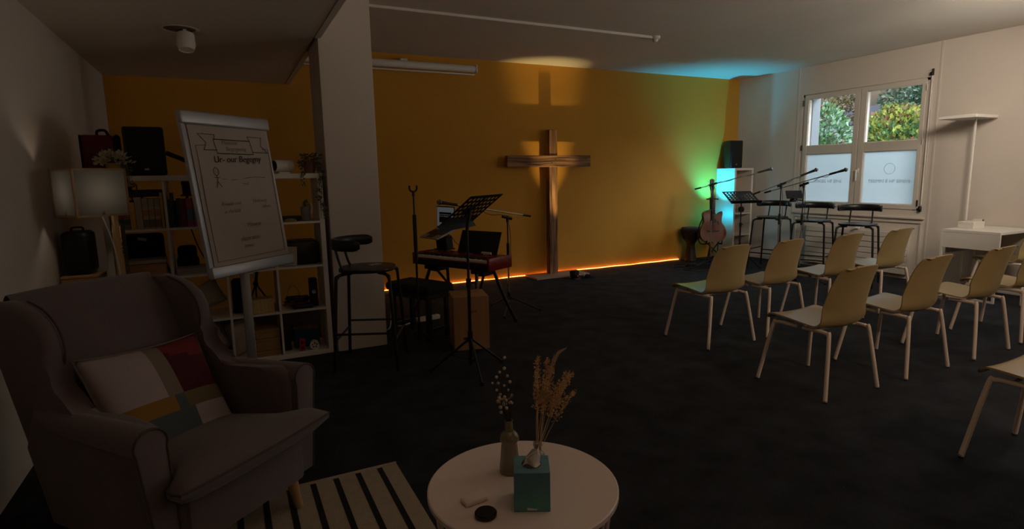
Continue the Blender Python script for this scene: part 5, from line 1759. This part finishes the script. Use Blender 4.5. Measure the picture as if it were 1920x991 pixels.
tbh = thing('tablet_holder', 'black tablet in a holder clamped beside the middle boom stand', 'tablet', (6.62, 5.07, 1.11))
MB().box((0, 0, 0), (0.20, 0.012, 0.15), rot=Matrix.Rotation(R(-40), 4, 'Z') @ Matrix.Rotation(R(-50), 4, 'X'), bev=0.004).build('tablet', M_black, tbh)
MB().box((0.0, 0.01, -0.03), (0.05, 0.05, 0.06), bev=0.01).tube([(0, 0, -0.03), (0.03, -0.03, -0.07), (0.08, -0.07, -0.075)], 0.009, 8).box((0.02, 0.03, -0.075), (0.09, 0.05, 0.04), bev=0.01).build('clamp_arm', M_black, tbh)
amp = thing('small_amplifier', 'small tan wooden amplifier behind the first chair of the front row', 'amplifier', (6.62, 5.98, 0), R(-25))
MB().box((0, 0, 0.11), (0.20, 0.16, 0.20), bev=0.006).build('cabinet', M_kraft, amp)
MB().box((0, -0.081, 0.11), (0.17, 0.005, 0.16), bev=0.001).build('grille', mat('tan cloth', (0.13, 0.07, 0.03), 0.9), amp)
MB().box((0, 0, 0.005), (0.16, 0.12, 0.01)).build('foot', M_black, amp)

# loose cables on the stage carpet
for pts_, lab in ((((6.45, 6.60, 0.008), (6.20, 6.75, 0.008), (6.02, 6.60, 0.008), (6.25, 6.42, 0.008), (6.60, 6.55, 0.008), (6.75, 6.35, 0.008), (6.40, 6.25, 0.008)), 'black cable looped on the carpet in front of the guitar stand'),
                  (((6.88, 6.95, 0.008), (6.95, 6.80, 0.008), (7.05, 6.70, 0.008), (7.15, 6.80, 0.008), (7.05, 6.55, 0.008), (6.80, 6.45, 0.008), (6.55, 6.40, 0.008)), 'black cable running from the djembe to the guitar stand'),
                  (((6.30, 6.50, 0.008), (6.05, 6.40, 0.008), (5.95, 6.25, 0.008), (6.20, 6.10, 0.008), (6.50, 6.20, 0.008), (6.70, 6.10, 0.008)), 'black cable curved on the carpet left of the stage stand')):
    tag(MB().tube(pts_, 0.006, 6, smooth=7).build('floor_cable', M_black), lab, 'cable')
pbx = MB().box((0, 0, 0.03), (0.16, 0.10, 0.05), bev=0.01).box((0, 0, 0.003), (0.12, 0.08, 0.006))
tag(pbx.build('effect_pedal', M_black), 'black pedal box on the carpet in front of the guitar', 'pedal', loc=(6.28, 6.52, 0), rz=R(-25))

# ================================================================ chairs
def chair_proto(label, loc, rz):
    t = thing('stacking_chair', label, 'chair', loc, rz, 'beige shell chairs in rows')
    # local: +y facing forward
    prof = [(0.235, 0.432), (0.222, 0.446), (0.19, 0.4545), (0.10, 0.452), (0.0, 0.444), (-0.08, 0.438), (-0.135, 0.440), (-0.178, 0.458), (-0.205, 0.495), (-0.222, 0.55), (-0.240, 0.62), (-0.262, 0.70), (-0.284, 0.765), (-0.302, 0.815), (-0.312, 0.845)]
    sp_ = spline([Vector((0, a, b)) for a, b in prof], 3)
    n_ = len(sp_) - 1

    def hw(t_):
        # half width along the profile
        pts_ = [(0, 0.200), (0.06, 0.222), (0.2, 0.225), (0.42, 0.218), (0.55, 0.222), (0.68, 0.216), (0.80, 0.200), (0.90, 0.180), (0.96, 0.162), (1.0, 0.142)]
        for (a, x), (b, y) in zip(pts_, pts_[1:]):
            if t_ <= b:
                k_ = (t_ - a) / (b - a)
                return x + (y - x) * k_
        return pts_[-1][1]

    def f(u, v):
        a = u * 2 - 1
        i = v * n_
        j = min(n_ - 1, int(i))
        p = sp_[j].lerp(sp_[j + 1], i - j)
        q = (sp_[min(n_, j + 1)] - sp_[max(0, j)]).normalized()
        nrm = Vector((0, q.z, -q.y))            # towards sitter
        if nrm.z < 0 and v < 0.4:
            nrm = -nrm
        if v >= 0.4 and nrm.y < 0:
            nrm = -nrm
        wv = hw(v)
        seatk = max(0.0, 1 - v / 0.5)
        backk = min(1.0, max(0.0, (v - 0.40) / 0.25)) * (1 - 0.35 * max(0, (v - 0.75) / 0.25) ** 2)
        curl = 0.018 * a * a * seatk * (v > 0.0) * min(1, v * 8) + 0.062 * abs(a) ** 2.2 * backk
        dip = -0.016 * max(0, 1 - abs(v - 0.5) / 0.35) * (1 - a * a)
        lean = Vector((0, 0, 0))
        top = 0.0
        if v > 0.9:
            top = 0.0
        if v > 0.82:
            top = -0.034 * abs(a) ** 2.4 * ((v - 0.82) / 0.18) ** 2
        return Vector((a * wv * (1 - 0.015 * backk), p.y, p.z + top)) + nrm * (curl + dip)
    MB().surf(f, 14, n_ if n_ < 44 else 44, 0.010).build('seat_shell', M_shell, t, ang=0.9)
    for s in (-1, 1):
        for sy in (1, -1):
            MB().tube([(s * 0.190, sy * 0.02, 0.418), (s * 0.192, sy * 0.155 - 0.01, 0.418), (s * 0.196, sy * 0.185 - 0.008, 0.411), (s * 0.201, sy * 0.203 - 0.005, 0.388), (s * 0.262, sy * 0.252, 0.008)], 0.0128, 10, smooth=5).build('leg', M_legw, t)
            MB().cyl((s * 0.2625, sy * 0.2525, 0.0), (s * 0.2615, sy * 0.2515, 0.016), 0.0125, seg=10).build('leg_cap', M_black, t)
    for yy in (0.11, -0.12):
        MB().tube([(-0.190, yy, 0.418), (-0.12, yy, 0.428), (0.12, yy, 0.428), (0.190, yy, 0.418)], 0.009, 8).build('cross_bar', M_legw, t)
    return t


chairs = [(3.643, 3.548, 0, 'beige shell chair at the left end of the front row'),
          (4.318, 3.560, 2, 'beige shell chair second from the left in the front row'),
          (5.130, 3.560, 0, 'beige shell chair third from the left in the front row'),
          (5.945, 3.575, -1, 'beige shell chair at the right end of the front row, nearest the window wall'),
          (7.45, 3.06, 0, 'beige shell chair pushed under the white desk at the right edge'),
          (3.467, 2.410, 0, 'beige shell chair at the left end of the second row'),
          (4.288, 2.406, 1, 'beige shell chair second from the left in the second row'),
          (5.138, 2.405, 1, 'beige shell chair third from the left in the second row'),
          (5.915, 2.440, 1, 'beige shell chair in the second row, partly cut by the right picture edge'),
          (3.425, 1.150, 0, 'beige shell chair of the third row, cut at the bottom right')]
c0 = chair_proto(chairs[0][3], (chairs[0][0], chairs[0][1], 0), R(chairs[0][2]))
for x_, y_, a_, l_ in chairs[1:]:
    copy_tree(c0, (x_, y_, 0), R(a_), l_)

# ================================================================ desk and floor lamp
dk = thing('desk', 'small white desk with a drawer against the window wall', 'desk', (7.455, 3.28, 0))
DX, DY = 0.73, 0.55
MB().box((0, 0, 0.735), (DX, DY, 0.03), bev=0.002).build('desk_top', M_white, dk)
MB().box((-DX / 2 + 0.012, 0, 0.635), (0.022, DY - 0.006, 0.168), bev=0.001).build('drawer_front', M_white, dk)
MB().box((0.0, DY / 2 - 0.012, 0.635), (DX - 0.03, 0.02, 0.168)).build('side_apron', M_white, dk)
MB().box((0.02, DY / 2 - 0.03, 0.60), (DX - 0.10, 0.014, 0.24)).build('back_panel', mat('grey panel', (0.33, 0.29, 0.26), 0.6), dk)
MB().box((-DX / 2 + 0.010, -DY / 2 + 0.011, 0.36), (0.02, 0.022, 0.72)).build('leg', M_white, dk)
MB().box((-DX / 2 + 0.010, DY / 2 - 0.011, 0.36), (0.02, 0.022, 0.72)).build('leg', M_white, dk)
MB().box((DX / 2 - 0.010, -DY / 2 + 0.011, 0.36), (0.02, 0.022, 0.72)).build('leg', M_white, dk)
MB().box((DX / 2 - 0.010, DY / 2 - 0.011, 0.36), (0.02, 0.022, 0.72)).build('leg', M_white, dk)
for s in (-1, 1):
    MB().box((s * (DX / 2 - 0.010), 0, 0.010), (0.02, DY - 0.04, 0.02)).build('foot_bar', M_white, dk)
bx = thing('white_box', 'flat white box on the desk', 'box', (7.42, 3.43, 0.7505), R(-3))
MB().box((0, 0, 0.03), (0.21, 0.155, 0.06), bev=0.002).build('body', M_whitem, bx)
MB().box((0, 0, 0.062), (0.214, 0.159, 0.022), bev=0.002).build('lid', M_whitem, bx)
cb2 = thing('card_pack', 'small white and dark pack behind the flat white box', 'pack', (7.58, 3.44, 0.7505), R(10))
MB().box((0, 0, 0.045), (0.05, 0.09, 0.09), bev=0.003).build('carton', M_whitem, cb2)
MB().box((0.0, -0.0455, 0.045), (0.046, 0.002, 0.086)).build('dark_side', mdrd, cb2)
fl2 = thing('floor_lamp', 'tall white office floor lamp with a flat rectangular head behind the desk', 'lamp', (7.62, 3.60, 0))
MB().box((0.02, 0.0, 0.008), (0.26, 0.05, 0.016), bev=0.003).build('base', M_white, fl2)
MB().box((0.0, -0.02, 0.985), (0.022, 0.018, 1.95), bev=0.003).build('pole', M_white, fl2)
MB().box((-0.04, 0.04, 1.975), (0.46, 0.37, 0.034), bev=0.003).build('lamp_head', M_white, fl2)
MB().box((-0.04, 0.04, 1.9925), (0.42, 0.33, 0.002)).build('diffuser', M_linen, fl2)

# ================================================================ garden outside the window
struct(MB().box((22, 4, 0.20), (26, 40, 0.2)).build('ground', mat('garden soil and grass', (0.07, 0.10, 0.035), 0.95, var=0.4, scale=2)))
hill = MB()
random.seed(4)


def hf(u, v):
    y_ = -14 + 40 * u
    return (19 + 9 * v + 0.8 * math.sin(y_ * .7), y_, 0.3 + 9.0 * v ** 0.8 + 0.35 * math.sin(y_ * 1.3 + v * 5) + 0.25 * math.sin(y_ * 3.1 + v * 11))


hill.surf(hf, 60, 24)
struct(hill.build('hillside', mat('autumn hillside', (0.30, 0.22, 0.17), 0.95, scale=1.6, col2=(0.13, 0.14, 0.12), bump=0.8, bscale=4)))
gw = struct(MB().box((15.5, 6.0, 1.25), (0.3, 14.0, 2.5)).box((15.5, 6.0, 2.53), (0.4, 14.0, 0.08)).build('garden_wall', mat('grey rendered garden wall', (0.42, 0.45, 0.50), 0.8, var=0.06)))


def shrub(name, label, loc, rx, ry, rz_, n, cols, leaf, cz_, trunk=True):
    t = thing(name, label, 'shrub', loc)
    tr = MB()
    for k in range(5):
        a = k * 1.26
        tr.tube([(0.03 * math.cos(a), 0.03 * math.sin(a), 0), (rx * 0.2 * math.cos(a), ry * 0.2 * math.sin(a), cz_ * 0.5), (rx * 0.55 * math.cos(a), ry * 0.55 * math.sin(a), cz_ * 1.05)], 0.03, 6, rb=0.012)
    tr.build('stems', mat('grey bark', (0.10, 0.08, 0.06), 0.9), t)
    for ci, (cname, col, share) in enumerate(cols):
        q_ = MB()

        def fn():
            # clumps on the crown's shell
            while True:
                p = Vector((random.uniform(-1, 1), random.uniform(-1, 1), random.uniform(-1, 1)))
                if 0.35 < p.length < 1 and (math.sin(p.x * 7 + ci * 2) + math.sin(p.y * 8 + ci) + math.sin(p.z * 9 + ci * 3)) > -0.7 + 0.5 * (share < 0.3):
                    break
            d = p + Vector((random.uniform(-.8, .8), random.uniform(-.8, .8), random.uniform(-.5, .8)))
            return Vector((p.x * rx, p.y * ry, cz_ + p.z * rz_)), d
        leaf_cloud(q_, int(n * share), fn, leaf, 0.7)
        stuff(q_.build(cname, mat('leaf ' + cname, col, 0.55, var=0.35, scale=3.0), t, flat=True, recalc=False))
    return t


random.seed(31)
shrub('green_bush', 'bluish green bush outside the left window sash', (10.2, 7.38, 0.3), 0.60, 0.64, 1.15, 9500, (('green_leaves', (0.16, 0.33, 0.14), 0.5), ('blue_green_leaves', (0.34, 0.50, 0.42), 0.35), ('red_leaves', (0.50, 0.22, 0.17), 0.06)), 0.085, 1.20)
shrub('yellow_shrub', 'yellow green shrub with reddish tips outside the right sash', (12.1, 7.01, 0.3), 0.87, 0.87, 1.15, 12000, (('yellow_green_leaves', (0.46, 0.52, 0.12), 0.5), ('green_leaves', (0.24, 0.42, 0.16), 0.35), ('pink_red_leaves', (0.58, 0.28, 0.22), 0.10)), 0.085, 1.22)
shrub('tall_tree', 'tall dark green tree beyond the garden wall', (17.6, 9.35, 0.3), 1.1, 1.35, 2.4, 11000, (('dark_leaves', (0.20, 0.37, 0.24), 0.6), ('pale_leaves', (0.42, 0.55, 0.46), 0.3)), 0.12, 3.8)
shrub('tall_tree', 'yellowish bare tree beyond the garden wall', (18.0, 13.0, 0.3), 1.0, 1.3, 1.6, 4000, (('yellow_leaves', (0.52, 0.46, 0.20), 0.5), ('grey_twigs', (0.42, 0.36, 0.34), 0.4)), 0.12, 3.0)
hs_ = thing('far_house', 'pale house with a dark roof on the slope far outside', 'house', (21.0, 12.9, 0.3))
MB().box((0, 0, 1.35), (1.6, 2.6, 2.7)).build('wall', mat('pale house wall', (0.45, 0.42, 0.42), 0.8), hs_)
MB().prism([(-1.0, 2.65), (1.0, 2.65), (0, 3.35)], 2.9, Matrix.Rotation(R(90), 4, 'X')).build('roof', mat('slate roof', (0.16, 0.17, 0.23), 0.8), hs_)
for yy in (-0.7, 0.7):
    MB().box((-0.805, yy, 1.7), (0.02, 0.7, 0.9)).build('window', mat('dark house window', (0.05, 0.06, 0.08), 0.2), hs_)

bpy.context.view_layer.update()
